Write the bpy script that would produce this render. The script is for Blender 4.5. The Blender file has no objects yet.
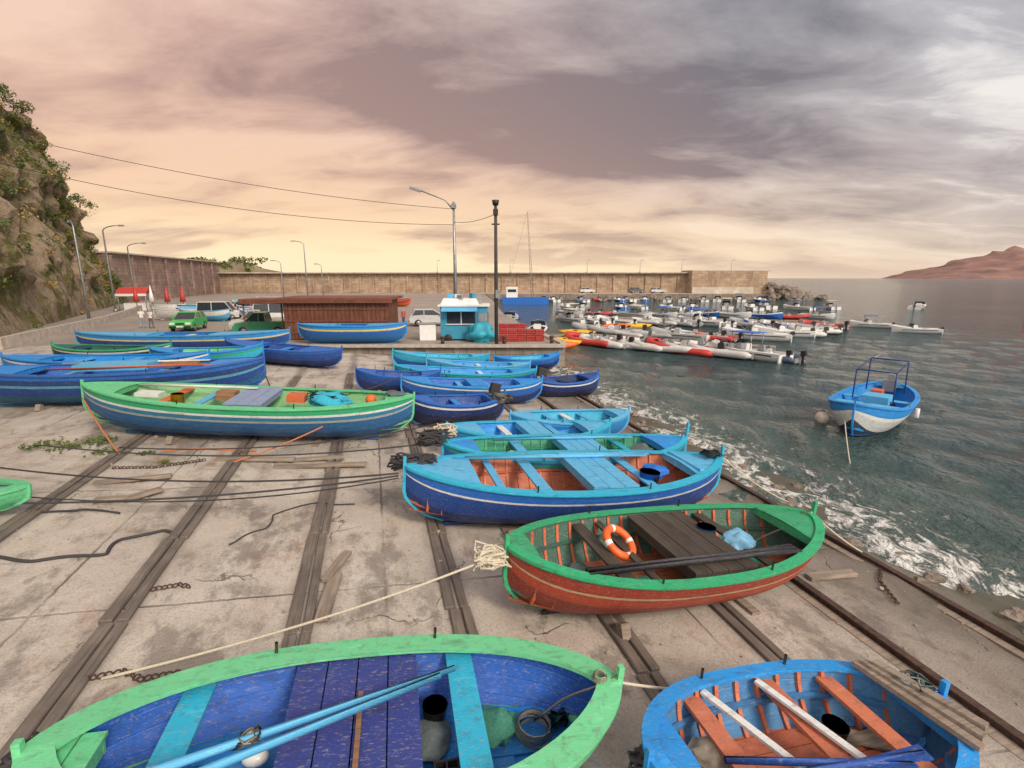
import bpy, math, random
from math import sin,cos,pi,hypot,atan2,sqrt,acos,exp
from mathutils import Vector, Matrix, Euler, noise as mn
random.seed(7)
R=random.random
def U(a,b): return a+(b-a)*R()
scene=bpy.context.scene
TH=math.radians(15.43)
RX,RY=cos(TH),sin(TH)
def gz(x,y):
    r=RX*x+RY*y
    return max(-1,min(1.385,(10-r)*.08))
# ------------------------------------------------------------ node helpers
class NT:
    def __init__(s,name,rough=.6,spec=.5,metal=0):
        s.m=bpy.data.materials.new(name); s.m.use_nodes=True
        s.t=s.m.node_tree; s.n=s.t.nodes; s.b=s.n['Principled BSDF']
        s.b.inputs['Roughness'].default_value=rough
        s.b.inputs['Specular IOR Level'].default_value=spec
        s.b.inputs['Metallic'].default_value=metal
    def new(s,k,**kw):
        n=s.n.new(k)
        for a,b in kw.items(): setattr(n,a,b)
        return n
    def L(s,a,b): s.t.links.new(a,b)
    def co(s,kind='Object'): return s.new('ShaderNodeTexCoord').outputs[kind]
    def mp(s,vec,sc=(1,1,1),loc=(0,0,0),rot=(0,0,0)):
        n=s.new('ShaderNodeMapping'); s.L(vec,n.inputs[0])
        n.inputs['Scale'].default_value=sc; n.inputs['Location'].default_value=loc; n.inputs['Rotation'].default_value=rot
        return n.outputs[0]
    def noise(s,vec,sc,det=5,ro=.55,dist=0):
        n=s.new('ShaderNodeTexNoise'); s.L(vec,n.inputs['Vector'])
        n.inputs['Scale'].default_value=sc;n.inputs['Detail'].default_value=det
        n.inputs['Roughness'].default_value=ro;n.inputs['Distortion'].default_value=dist
        return n.outputs[0]
    def ramp(s,f,st,interp='LINEAR'):
        n=s.new('ShaderNodeValToRGB'); s.L(f,n.inputs[0]); n.color_ramp.interpolation=interp
        e=n.color_ramp.elements
        while len(e)<len(st): e.new(.5)
        for i,(p,c) in enumerate(st):
            e[i].position=p
            if not isinstance(c,(tuple,list)): c=(c,c,c)
            e[i].color=(*c,1)
        return n.outputs[0]
    def val(s,inp,v):
        if hasattr(v,'is_output'): s.L(v,inp)
        elif isinstance(v,(tuple,list)): inp.default_value=(*v,1) if len(v)==3 and inp.type=='RGBA' else v
        else: inp.default_value=v if inp.type!='RGBA' else (v,v,v,1)
    def mix(s,f,a,b,mode='MIX'):
        n=s.new('ShaderNodeMix',data_type='RGBA',blend_type=mode)
        s.val(n.inputs[0],f);s.val(n.inputs[6],a);s.val(n.inputs[7],b)
        return n.outputs[2]
    def math(s,op,a,b=0,c=0,clamp=False):
        n=s.new('ShaderNodeMath',operation=op,use_clamp=clamp)
        s.val(n.inputs[0],a);s.val(n.inputs[1],b);s.val(n.inputs[2],c)
        return n.outputs[0]
    def bump(s,h,st=.5,d=.02,nrm=None):
        n=s.new('ShaderNodeBump'); s.L(h,n.inputs['Height']); n.inputs['Strength'].default_value=st;n.inputs['Distance'].default_value=d
        if nrm: s.L(nrm,n.inputs['Normal'])
        s.L(n.outputs[0],s.b.inputs['Normal']); return n.outputs[0]
    def col(s,c): s.val(s.b.inputs['Base Color'],c)
_pc={}
def paint(c,wear=.5,rough=.45,plank=True):
    key=(c,wear,rough,plank)
    if key in _pc: return _pc[key]
    t=NT('boat_paint',rough); co=t.co()
    a=t.noise(t.mp(co,(1.2,4,4)),2.2,6,.65)
    light=tuple(min(.85,x*1.25+.06) for x in c); dark=tuple(x*.55+.012 for x in c)
    base=t.ramp(a,[(.28,dark),(.44,c),(.58,c),(.76,light)])
    sc=t.noise(t.mp(co,(3,9,9)),5,8,.78,.4)
    m=t.ramp(sc,[(.585-.06*wear,0),(.635,wear)])
    base=t.mix(m,base,(.38,.35,.30))
    g=t.noise(co,9,7,.75); m2=t.ramp(g,[(.52,0),(.68,.6*wear)])
    base=t.mix(m2,base,(.07,.06,.05))
    t.col(base)
    t.L(t.ramp(a,[(.3,rough+.25),(.7,rough)]),t.b.inputs['Roughness'])
    h=t.noise(t.mp(co,(2,12,12)),8,5,.6)
    if plank:
        w=t.new('ShaderNodeTexWave',wave_type='BANDS',bands_direction='Z'); t.L(co,w.inputs[0]); w.inputs['Scale'].default_value=2.1;w.inputs['Distortion'].default_value=.15
        l=t.ramp(w.outputs[1],[(0,0),(.05,1)])
        h=t.math('ADD',h,t.math('MULTIPLY',l,.7))
    h=t.math('SUBTRACT',h,t.math('MULTIPLY',m,.4))
    t.bump(h,.4,.012)
    _pc[key]=t.m; return t.m
def simple(name,c,rough=.6,metal=0,var=.25,sc=6,bump=.15,spec=.5):
    t=NT(name,rough,spec,metal); co=t.co(); n=t.noise(co,sc,6,.6)
    t.col(t.ramp(n,[(.3,tuple(x*(1-var) for x in c)),(.7,tuple(min(.9,x*(1+var)) for x in c))]))
    if bump: t.bump(t.noise(co,sc*4,5,.6),bump,.01)
    return t.m
def woodmat(name,c,axis=0,rough=.8,sc=1):
    t=NT(name,rough,.3); co=t.co(); s=[22*sc]*3; s[axis]=1.2*sc
    n=t.noise(t.mp(co,tuple(s)),1,7,.65,.4); n2=t.noise(co,1.7*sc,5,.6)
    b=t.ramp(n,[(.25,tuple(x*.35 for x in c)),(.5,c),(.75,tuple(x*1.35 for x in c))])
    b=t.mix(t.ramp(n2,[(.35,.5),(.65,0)]),b,tuple(x*.4 for x in c))
    t.col(b); t.bump(n,.6,.015); return t.m
# ------------------------------------------------------------ mesh builder
class MB:
    def __init__(s): s.v=[];s.f=[];s.mi=[];s.sm=[];s.mats=[];s.M=None
    def add(s,vs,fs,mat,smooth=False):
        o=len(s.v)
        if s.M is not None: vs=[s.M@Vector(v) for v in vs]
        s.v+= [tuple(v) for v in vs]
        if mat not in s.mats: s.mats.append(mat)
        k=s.mats.index(mat)
        for f in fs: s.f.append(tuple(i+o for i in f)); s.mi.append(k); s.sm.append(smooth)
    def box(s,c,d,mat,rot=(0,0,0),taper=1):
        x,y,z=d[0]/2,d[1]/2,d[2]/2; M=Matrix.Translation(c)@Euler(rot).to_matrix().to_4x4()
        vs=[M@Vector((a*x*(taper if e>0 else 1),b*y*(taper if e>0 else 1),e*z)) for e in(-1,1) for a,b in((-1,-1),(1,-1),(1,1),(-1,1))]
        s.add(vs,[(3,2,1,0),(4,5,6,7),(0,1,5,4),(1,2,6,5),(2,3,7,6),(3,0,4,7)],mat)
    def tube(s,pts,r,mat,n=7,caps=True,sm=True):
        pts=[Vector(p) for p in pts]; N=len(pts); vs=[];fs=[]
        rr=r if isinstance(r,(list,tuple)) else [r]*N
        up=None
        for i,p in enumerate(pts):
            d=(pts[min(i+1,N-1)]-pts[max(i-1,0)])
            if d.length<1e-7: d=Vector((0,0,1))
            d.normalize()
            if up is None: up=Vector((0,0,1)) if abs(d.z)<.9 else Vector((1,0,0))
            a=d.cross(up)
            if a.length<1e-4: a=d.cross(Vector((.3,1,.2)))
            a.normalize(); b=a.cross(d); up=b
            for k in range(n):
                t=2*pi*k/n+pi/n; vs.append(p+a*(cos(t)*rr[i])+b*(sin(t)*rr[i]))
        for i in range(N-1):
            for k in range(n):
                k2=(k+1)%n; fs.append((i*n+k,i*n+k2,(i+1)*n+k2,(i+1)*n+k))
        if caps: fs.append(tuple(range(n))[::-1]); fs.append(tuple((N-1)*n+k for k in range(n)))
        s.add(vs,fs,mat,sm and n>4)
    def cyl(s,p0,p1,r,mat,n=12,r1=None): s.tube([p0,p1],[r,r if r1 is None else r1],mat,n)
    def torus(s,c,Rr,r,mat,rot=(0,0,0),n=20,k=8,mat2=None):
        M=Matrix.Translation(c)@Euler(rot).to_matrix().to_4x4()
        for i in range(n):
            vs=[]
            for a in (i,i+1):
                t=2*pi*a/n
                for j in range(k):
                    q=2*pi*j/k; vs.append(M@Vector(((Rr+r*cos(q))*cos(t),(Rr+r*cos(q))*sin(t),r*sin(q))))
            mm=mat2 if (mat2 and i%(n//4)==0) else mat
            s.add(vs,[(j,(j+1)%k,k+(j+1)%k,k+j)[::-1] for j in range(k)],mm,True)
    def ell(s,c,d,mat,n=12,m=8,nz=0,seed=0,sm=True):
        vs=[];fs=[]
        for i in range(m+1):
            ph=pi*i/m
            for k in range(n):
                t=2*pi*k/n; p=Vector((sin(ph)*cos(t),sin(ph)*sin(t),cos(ph)))
                if nz: p*=1+nz*mn.noise(p*1.6+Vector((seed*3.1,seed,0)))*2
                vs.append((c[0]+p.x*d[0],c[1]+p.y*d[1],c[2]+p.z*d[2]))
        for i in range(m):
            for k in range(n):
                k2=(k+1)%n; fs.append((i*n+k,(i+1)*n+k,(i+1)*n+k2,i*n+k2))
        s.add(vs,fs,mat,sm)
    def prism(s,poly,z0,z1,mat,mat_side=None):
        n=len(poly); vs=[(x,y,z0) for x,y in poly]+[(x,y,z1) for x,y in poly]
        s.add(vs,[tuple(range(n,2*n))],mat)
        s.add(vs,[(i,(i+1)%n,n+(i+1)%n,n+i) for i in range(n)],mat_side or mat)
    def grid(s,P,mat,smooth=True,flip=False):
        a=len(P);b=len(P[0]); vs=[p for r in P for p in r]
        fs=[(i*b+j,(i+1)*b+j,(i+1)*b+j+1,i*b+j+1) for i in range(a-1) for j in range(b-1)]
        if flip: fs=[f[::-1] for f in fs]
        s.add(vs,fs,mat,smooth)
    def mesh(s,name):
        me=bpy.data.meshes.new(name); me.from_pydata(s.v,[],s.f)
        for m in s.mats: me.materials.append(m)
        me.polygons.foreach_set('material_index',s.mi); me.polygons.foreach_set('use_smooth',s.sm); me.update(); return me
    def obj(s,name,loc=(0,0,0),rot=(0,0,0),bevel=0):
        return place(name,s.mesh(name),loc,rot,bevel)
def place(name,me,loc=(0,0,0),rot=(0,0,0),bevel=0,scale=1):
    o=bpy.data.objects.new(name,me); scene.collection.objects.link(o); o.location=loc; o.rotation_euler=rot; o.scale=(scale,)*3
    if bevel:
        m=o.modifiers.new('bevel','BEVEL'); m.width=bevel; m.segments=1; m.limit_method='ANGLE'; m.angle_limit=math.radians(50)
    return o
def sag(p0,p1,s,n=14,wob=0):
    p0=Vector(p0);p1=Vector(p1); o=[]
    for i in range(n+1):
        t=i/n; p=p0.lerp(p1,t); p.z-=s*4*t*(1-t)
        if wob: p+=Vector((mn.noise(p*1.3),mn.noise(p*1.3+Vector((9,0,0))),0))*wob*sin(pi*t)
        o.append(p)
    return o
def coil(mb,c,Rr,mat,turns=5,r=.014,h=.1,sq=1,seed=0):
    pts=[]
    for i in range(turns*14):
        a=2*pi*i/14; q=Rr*(1+.25*mn.noise(Vector((i*.13,seed,0))))
        pts.append((c[0]+cos(a)*q,c[1]+sin(a)*q*sq,c[2]+h*i/(turns*14)+.02*mn.noise(Vector((i*.3,seed,5)))))
    mb.tube(pts,r,mat,5)
def tangle(mb,c,d,mat,n=60,r=.016,seed=0,loops=3):
    for l in range(loops):
        pts=[]
        for i in range(n):
            q=Vector((i*.27+l*40,seed*7.3,0))
            a=i*.9
            pts.append((c[0]+d[0]*(.75*cos(a)+.8*mn.noise(q)),c[1]+d[1]*(.75*sin(a*1.1+l)+.8*mn.noise(q+Vector((0,50,0)))),c[2]+d[2]*1.3*mn.noise(q+Vector((0,0,70)))))
        mb.tube(pts,r,mat,5)
# ------------------------------------------------------------ palette
M_rope=simple('rope_fibre',(.58,.53,.43),.9,sc=60)
M_ropeD=simple('dark_rope',(.045,.045,.05),.8,sc=60)
M_ropeO=simple('orange_rope',(.5,.18,.08),.85,sc=60)
M_wood=woodmat('weathered_timber',(.20,.17,.15),1)
M_woodx=woodmat('weathered_plank',(.34,.28,.23),0)
M_woodr=woodmat('oiled_wood',(.36,.20,.11),0)
M_iron=simple('rusty_iron',(.07,.04,.03),.75,sc=12,var=.5)
M_black=simple('black_rubber',(.02,.02,.022),.5)
M_grey=simple('grey_plastic',(.25,.26,.27),.5)
M_white=simple('white_gelcoat',(.76,.77,.77),.3,sc=3,var=.06,bump=.02)
M_metal=simple('galvanised_steel',(.35,.36,.37),.45,.7,sc=3)
M_glass=simple('dark_glass',(.03,.04,.05),.08,bump=0)
M_orange=simple('orange_plastic',(.8,.14,.03),.5)
M_yellow=simple('yellow_plastic',(.8,.42,.03),.5)
M_net=simple('fishing_net',(.10,.13,.14),.95,sc=40)
M_netg=simple('green_net',(.05,.22,.16),.95,sc=40)
SKY=(.015,.27,.74); BLUE=(.010,.13,.52); NAVY=(.008,.032,.17); DEEP=(.008,.065,.32); CYAN=(.02,.42,.66)
LBL=(.10,.44,.75); GREEN=(.02,.38,.17); MINT=(.12,.56,.27); RED=(.36,.04,.02); ORG=(.62,.13,.045); TURQ=(.02,.40,.52); WHT=(.72,.74,.74)
# ------------------------------------------------------------ wooden boat
def oar(mb,p0,p1,ms,mb_=None):
    p0=Vector(p0);p1=Vector(p1); d=(p1-p0).normalized(); L=(p1-p0).length
    mb.tube([p0,p0+d*(L*.72),p1-d*.05],[.032,.038,.026],ms,8)
    e=p1-d*.02; side=d.cross(Vector((0,0,1))).normalized(); a=e-d*(L*.24)
    w0,w1=.03,.075; up=side.cross(d)*.012
    vs=[a-side*w0-up,a+side*w0-up,e+side*w1-up,e-side*w1-up,a-side*w0+up*2,a+side*w0+up*2,e+side*w1+up,e-side*w1+up]
    mb.add(vs,[(3,2,1,0),(4,5,6,7),(0,1,5,4),(1,2,6,5),(2,3,7,6),(3,0,4,7)],mb_ or ms)
def clutter(mb,L,z,yi,seed):
    rs_=random.Random(seed)
    for k in range(9):
        x=rs_.uniform(-.38,.40)*L; y=rs_.uniform(-.6,.6)*yi(x,.4); zz=z*.36; q=rs_.random()
        if q<.3: tangle(mb,(x,y,zz+.04),(.16,.13,.06),rs_.choice((M_rope,M_ropeD,M_netg,M_net,M_ropeO)),34,.011,seed+k,2)
        elif q<.5: mb.box((x,y,zz+.03),(rs_.uniform(.4,1.0),.09,.03),rs_.choice((M_woodx,M_woodr)),(0,.03,rs_.uniform(-.5,.5)))
        elif q<.65: mb.cyl((x,y,zz),(x,y,zz+.24),.10,rs_.choice((M_black,M_white,M_orange,M_grey)),14,.13)
        elif q<.8: mb.ell((x,y,zz+.07),(.12,.08,.07),rs_.choice((M_white,M_orange,M_yellow)),12,8)
        else: mb.ell((x,y,zz+.05),(.24,.2,.1),rs_.choice((M_net,M_netg)),14,8,.3,k)
_bn=[0]
def boat(A,B,beam,D=.75,hull=((.45,NAVY),(.84,BLUE),(.92,WHT),(1,SKY)),rail=SKY,rw=.09,inner=SKY,floor=LBL,deck=None,dk=(.72,.72),
         ribs=None,thw=(),hatch=(),extra=None,p=2.3,q=.72,sheer=.22,wear=.5,near=True,roll=0,zoff=0,z=None,name='fishing_boat',post=.16,pitch=None):
    A=Vector(A);B=Vector(B); L=(B-A).length; hd=atan2(B.y-A.y,B.x-A.x); c=(A+B)/2
    N=33 if near else 21; mb=MB(); _bn[0]+=1
    P=lambda col: paint(col,wear)
    def half(t): return beam/2*max(0,1-abs(t)**p)**q
    def zg(t): return D+sheer*(abs(t)**2.4)*(1.0 if t>0 else .8)
    def zk(t): return D*.6*abs(t)**9
    def yf(t,f):
        e=.95+.5*abs(t)**3; sn=sqrt(max(0,1-(1-f)**2)); return half(t)*(.86*sn**e+.14*f)
    ts=[sin(pi/2*(-1+2*i/(N-1))) for i in range(N)]
    ol=[(t*L/2,half(t)) for t in ts]; nm=[]
    for i in range(N):
        a=ol[max(i-1,0)];b=ol[min(i+1,N-1)]; dx,dy=b[0]-a[0],b[1]-a[1]; l=hypot(dx,dy) or 1
        nm.append((-dy/l,dx/l))
    nm[0]=(-1,0); nm[-1]=(1,0)
    fr=sorted(set([0,.02,.06,.13,.22,.33,.45,.58,.7,.78,1]+[h[0] for h in hull]))
    for sgn in(1,-1):
        for j in range(len(fr)-1):
            col=next(h[1] for h in hull if fr[j+1]<=h[0]+1e-6)
            P2=[[ (t*L/2, sgn*yf(t,f), zk(t)+(zg(t)-zk(t))*f) for f in (fr[j],fr[j+1])] for t in ts]
            mb.grid(P2,P(col),True,flip=(sgn<0))
        fi=[.3,.5,.75,.98]
        P2=[[ (t*L/2-nm[i][0]*.05, sgn*max(0,yf(t,f)-.045), zk(t)*(.3)+(zg(t)-zk(t)*.3)*f) for f in fi] for i,t in enumerate(ts)]
        mb.grid(P2,P(inner),True,flip=(sgn>0))
        def ring(i,t):
            x,b=ol[i]; nx,ny=nm[i]; z=zg(t)
            ox,oy=x+nx*.03,b+ny*.03; ix,iy=x-nx*rw,max(0,b-ny*rw)
            return [(ox-nx*.01,sgn*(oy-.01*ny),z-.05),(ox,sgn*oy,z-.03),(ox,sgn*oy,z+.015),(ix,sgn*iy,z+.028),(ix,sgn*iy,z-.02)]
        mb.grid([ring(i,t) for i,t in enumerate(ts)],P(rail),False,flip=(sgn<0))
    mb.grid([[(t*L/2*.98,-max(0,yf(t,.3)-.04),D*.3),(t*L/2*.98,0,D*.3-.01),(t*L/2*.98,max(0,yf(t,.3)-.04),D*.3)] for t in ts],P(floor),False,flip=True)
    def yi(x,f=.8): return max(.02,yf(x/(L/2),f)-.05)
    def zt(x): return zg(x/(L/2))
    if near:
        nb=5; w=beam*.52/nb
        for k in range(nb):
            y=(k-(nb-1)/2)*(w+.012); xl=L*.33*(1-.25*abs(k-(nb-1)/2)/2)
            mb.box((0,y,D*.3+.02),(xl*2,w,.02),P(floor))
        if c.y<18: clutter(mb,L,D,yi,_bn[0]*13)
    if ribs:
        x=-L*.44
        while x<L*.44:
            for sgn in(1,-1):
                pts=[]
                for f in (.26,.4,.55,.75,.93):
                    t=x/(L/2); pts.append((x,sgn*max(0,yf(t,f)-.06),zk(t)*.3+(zg(t)-zk(t)*.3)*f))
                mb.tube(pts,.032,P(ribs),4)
            x+=.27
        for sgn in(1,-1):
            pts=[(x_*L/2,sgn*max(0,yf(x_,.62)-.09),zg(x_)*.64) for x_ in [-.85+.1*k for k in range(18)]]
            mb.tube(pts,.035,P(inner),4)
    if deck:
        for sg,dt in((1,dk[1]),(-1,dk[0])):
            if dt>=1: continue
            sel=[i for i,t in enumerate(ts) if sg*t>=dt-.02]
            P2=[]
            for i in sel:
                t=ts[i]; b=max(0,half(t)-rw*.6)
                P2.append([(t*L/2*.985,b*k/4,zg(t)-.005+.04*(1-(k/4)**2)*min(1,b*2)) for k in(-4,-2,0,2,4)])
            mb.grid(P2,P(deck),True,flip=True)
            t=ts[sel[0] if sg>0 else sel[-1]]
            mb.box((t*L/2,0,zg(t)-.06),(.04,2*max(0,half(t)-rw*.6),.14),P(deck))
    for (tx,w,col) in thw:
        x=tx*L/2; mb.box((x,0,zt(x)-.13),(w,2*yi(x,.85),.04),P(col) if isinstance(col,tuple) else col)
    for (t0,t1,wf,col,dz) in hatch:
        x0,x1=t0*L/2,t1*L/2; xm=(x0+x1)/2; W=2*min(yi(x0),yi(x1),yi(xm))*wf
        m=P(col) if isinstance(col,tuple) else col
        nn=max(2,int(round((x1-x0)/.3)))
        for k in range(nn):
            xx=x0+(k+.5)*(x1-x0)/nn; mb.box((xx,0,zt(xm)+dz+U(-.004,.004)),((x1-x0)/nn-.014,W,.035),m)
        for s_ in(1,-1): mb.box((xm,s_*(W/2-.04),zt(xm)+dz-.09),((x1-x0)-.04,.03,.14),m)
        for s_ in(x0+.04,x1-.04): mb.box((s_,0,zt(xm)+dz-.09),(.03,W-.14,.14),m)
    for sg in(1,-1):
        pts=[(sg*t_*L/2,0,zk(t_)-.01) for t_ in(.78,.88,.94,.975,.995)]+[(sg*(L/2+.015),0,zk(1)+.1),(sg*(L/2+.02),0,zg(1)+(post if sg>0 else post*.5))]
        mb.tube(pts,.042,P(rail),4)
    mb.tube([(-L*.39,0,-.03),(L*.39,0,-.03)],.05,P(hull[0][1]),4)
    if near:
        for tx in(-.35,.3):
            for s_ in(1,-1):
                x=tx*L/2; b=half(tx)
                mb.cyl((x,s_*(b-.03),zt(x)),(x,s_*(b-.03),zt(x)+.14),.016,M_woodr,6)
    if extra: extra(mb,L,zt,yi,half)
    px=pitch if pitch is not None else (.0 if z is not None else math.atan(.08*(cos(hd)*RX+sin(hd)*RY)) if min(gz(c.x,c.y),1.38)<1.38 else 0)
    zz=(gz(c.x,c.y)+.09 if z is None else z)+zoff
    if z is None and near:
        mb.box((-L*.22,0,-.08),(.16,beam*.62,.08),M_woodx); mb.box((L*.2,0,-.08),(.16,beam*.62,.08),M_woodx)
        for s_ in(1,-1):
            mb.box((-L*.22,s_*beam*.3,.0),(.14,.16,.22),M_woodx,(s_*.5,0,0))
    o=mb.obj(name,(c.x,c.y,zz),(0,0,0),.006 if near else 0)
    o.rotation_euler=(Matrix.Rotation(hd,3,'Z')@Matrix.Rotation(px,3,'Y')@Matrix.Rotation(roll,3,'X')).to_euler()
    return o
# ---- foreground green
def e1(mb,L,zt,yi,half):
    z=zt(0)
    pb=paint(LBL,.35)
    oar(mb,(L*.18,.42,z+.09),(-L*.44,-.62,z+.16),pb); oar(mb,(L*.15,.33,z+.10),(-L*.42,-.78,z+.12),pb)
    tangle(mb,(-L*.17,-.17,z+.14),(.10,.08,.05),M_rope,30,.01,3)
    mb.box((.0,-.25,z-.012),(.045,1.2,.03),M_woodr)
    coil(mb,(L*.335,.05,z*.3+.07),.17,M_rope,7,.014,.14,1,2)
    mb.tube(sag((L*.34,.12,z*.3+.15),(L*.5,.0,zt(L*.45)+.08),-.02,8,.1),.013,M_rope,5)
    mb.cyl((-L*.115,-.68,z-.1),(-L*.115,-.68,z+.05),.15,M_white,24,.17); mb.torus((-L*.115,-.68,z+.05),.165,.012,M_white,(0,0,0),24,6)
    for k in range(5): mb.box((L*.165,-.62+.09*k,z*.5),(.34,.02,.2),M_black)
    for k in range(4): mb.box((L*.165-.16+.107*k,-.44,z*.5),(.015,.36,.2),M_black)
    coil(mb,(L*.46,0,zt(L*.46)+.05),.06,M_rope,4,.012,.06)
    mb.box((L*.3,-.3,z*.33),(.9,.16,.03),paint(LBL,.5),(0,0,.05)); mb.box((L*.3,.35,z*.33),(.8,.14,.03),paint(SKY,.5),(0,0,-.03))
boat((-3.92,3.22),(1.02,4.36),2.1,.74,hull=((.4,MINT),(.86,MINT),(.93,GREEN),(1,MINT)),rail=(.15,.60,.30),rw=.22,inner=(.01,.11,.52),floor=(.02,.22,.62),
     thw=((.40,.28,CYAN),(-.6,.26,CYAN)),hatch=((-.26,.22,.93,(.03,.05,.26),-.06),(-.95,-.80,.9,MINT,-.04)),extra=e1,p=2.4,q=.66,wear=.7,sheer=.12)
# ---- foreground blue, orange inside
def e2(mb,L,zt,yi,half):
    z=zt(0); pw=paint(WHT,.5); pb=paint(DEEP,.5)
    oar(mb,(-L*.30,-.1,z+.07),(L*.20,-.52,z+.09),pb); oar(mb,(-L*.34,-.3,z+.06),(L*.26,-.45,z+.11),pb)
    mb.box((-L*.12,.12,z-.05),(.08,1.3,.03),pw,(0,0,.35)); mb.box((L*.08,.1,z-.05),(.08,1.35,.03),pw,(0,0,.3))
    for k in range(3): mb.box((L*.38+.09*k,0,zt(L*.4)+.07+.035*k),(.10,1.15-.1*k,.05),M_woodx,(0,0,.16+.07*k))
    mb.ell((-L*.25,.22,z*.55),(.27,.2,.16),simple('sack_cloth',(.36,.31,.24),.9,sc=9,bump=.6),18,12,.28,4)
    tangle(mb,(L*.45,.12,zt(L*.45)+.09),(.16,.14,.07),simple('pale_net',(.45,.55,.55),.9),50,.012,8)
boat((1.12,3.5),(4.42,4.42),1.75,.72,hull=((.4,BLUE),(.8,SKY),(.88,WHT),(1,SKY)),rail=(.015,.30,.80),rw=.12,inner=(.05,.22,.5),floor=(.56,.16,.08),ribs=(.62,.17,.08),deck=SKY,dk=(.78,.84),
     thw=((.14,.2,(.55,.17,.09)),(-.45,.2,(.55,.17,.09)),(.55,.2,(.6,.19,.1))),extra=e2,p=2.7,q=.62,wear=.65,sheer=.16)
# ---- red/green
DK=woodmat('dark_deck_boards',(.085,.07,.06),1)
def e3(mb,L,zt,yi,half):
    z=zt(0)
    mb.torus((-L*.165,.15,z-.02),.25,.065,M_orange,(.55,.25,.2),24,10,M_white)
    for k in range(2): oar(mb,(-L*.34,-.66-.1*k,z+.09),(L*.30,-.70-.09*k,z+.10),paint((.03,.03,.04),.4))
    mb.ell((L*.2,-.12,z-.10),(.26,.24,.22),simple('blue_tarp',(.16,.40,.62),.5,sc=5,bump=.8),18,12,.22,7)
    mb.cyl((L*.14,.25,z-.2),(L*.14,.25,z+.05),.13,paint(SKY,.2),14,.16)
    mb.tube(sag((L*.22,.3,z*.4),(L*.49,0,zt(L*.5)+.1),.1,10,.1),.012,M_rope,5)
    mb.ell((-L*.26,.25,z*.42),(.2,.2,.1),M_net,12,8,.3,2)
    for k in range(5): mb.box((-L*.2+U(-.5,.5),U(-.3,.4),z*.42),(U(.3,.8),.1,.03),M_woodr,(0,0,U(0,3)))
boat((-.15,6.45),(5.3,8.25),2.35,.92,hull=((.08,(.03,.02,.02)),(.50,(.26,.035,.02)),(.70,(.42,.06,.025)),(.74,(.45,.33,.2)),(.93,(.30,.04,.02)),(1,GREEN)),rail=GREEN,rw=.11,inner=(.05,.14,.11),floor=(.42,.12,.06),ribs=ORG,deck=(.03,.34,.16),dk=(.86,.76),
     thw=((-.45,.22,DK),(.42,.2,DK),(-.3,.12,DK)),hatch=((-.12,.28,.9,DK,.0),),extra=e3,p=2.4,q=.62,sheer=.24,post=.24,wear=.65)
# ---- big blue
def e4(mb,L,zt,yi,half):
    z=zt(0)
    mb.cyl((L*.22,-.3,z-.35),(L*.22,-.3,z+.05),.17,paint(BLUE,.2),16,.22)
    mb.ell((L*.27,.1,z-.12),(.3,.26,.16),paint((.01,.15,.6),.2),14,8,.2,3)
    oar(mb,(-L*.32,.70,z+.07),(L*.30,.76,z+.09),paint(LBL,.3)); oar(mb,(-L*.36,.6,z+.08),(L*.28,.62,z+.1),paint(LBL,.3))
    tangle(mb,(L*.46,0,zt(L*.46)+.13),(.22,.16,.08),M_net,50,.014,5)
    mb.box((L*.37,0,zt(L*.37)+.03),(.1,1.2,.07),paint(LBL,.3))
boat((-2.15,9.05),(4.75,10.95),2.5,1.02,hull=((.35,NAVY),(.74,DEEP),(.78,WHT),(1,BLUE)),rail=CYAN,rw=.13,inner=(.50,.15,.08),floor=(.55,.17,.08),ribs=(.6,.19,.1),deck=LBL,dk=(.64,.70),
     thw=((-.26,.26,LBL),(.40,.22,LBL),(-.5,.16,LBL)),hatch=((-.02,.26,.92,LBL,.03),),extra=e4,sheer=.24,post=.26)
def e5(mb,L,zt,yi,half):
    z=zt(0)
    mb.ell((-L*.24,.1,z*.7),(.14,.14,.16),M_white,12,8); mb.ell((L*.3,0,z-.1),(.3,.25,.12),M_net,14,8,.3,5)
    oar(mb,(-L*.3,.5,z+.07),(L*.3,.55,z+.09),paint(LBL,.3))
boat((-1.7,11.2),(4.7,13.1),2.2,.85,hull=((.35,DEEP),(.8,BLUE),(.88,GREEN),(1,SKY)),rail=CYAN,rw=.11,inner=(.03,.30,.18),floor=(.06,.32,.2),ribs=(.05,.35,.2),deck=SKY,dk=(.75,.7),
     thw=((-.4,.24,LBL),(.46,.2,TURQ)),hatch=((-.08,.24,.92,LBL,.02),),extra=e5,sheer=.22,post=.42)
boat((-1.85,13.2),(2.95,14.8),1.9,.72,hull=((.4,BLUE),(.85,SKY),(1,CYAN)),rail=CYAN,rw=.12,inner=SKY,floor=LBL,deck=LBL,dk=(.6,.62),thw=((-.3,.2,WHT),(.3,.2,LBL)),hatch=((-.12,.16,.9,LBL,.02),),sheer=.18)
boat((-.1,15.2),(4.0,16.8),1.8,.7,hull=((.4,SKY),(.85,SKY),(1,LBL)),rail=LBL,rw=.12,inner=CYAN,floor=LBL,deck=LBL,dk=(.6,.7),thw=((-.3,.2,LBL),(.3,.2,LBL),(0,.2,WHT)),sheer=.18)
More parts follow.
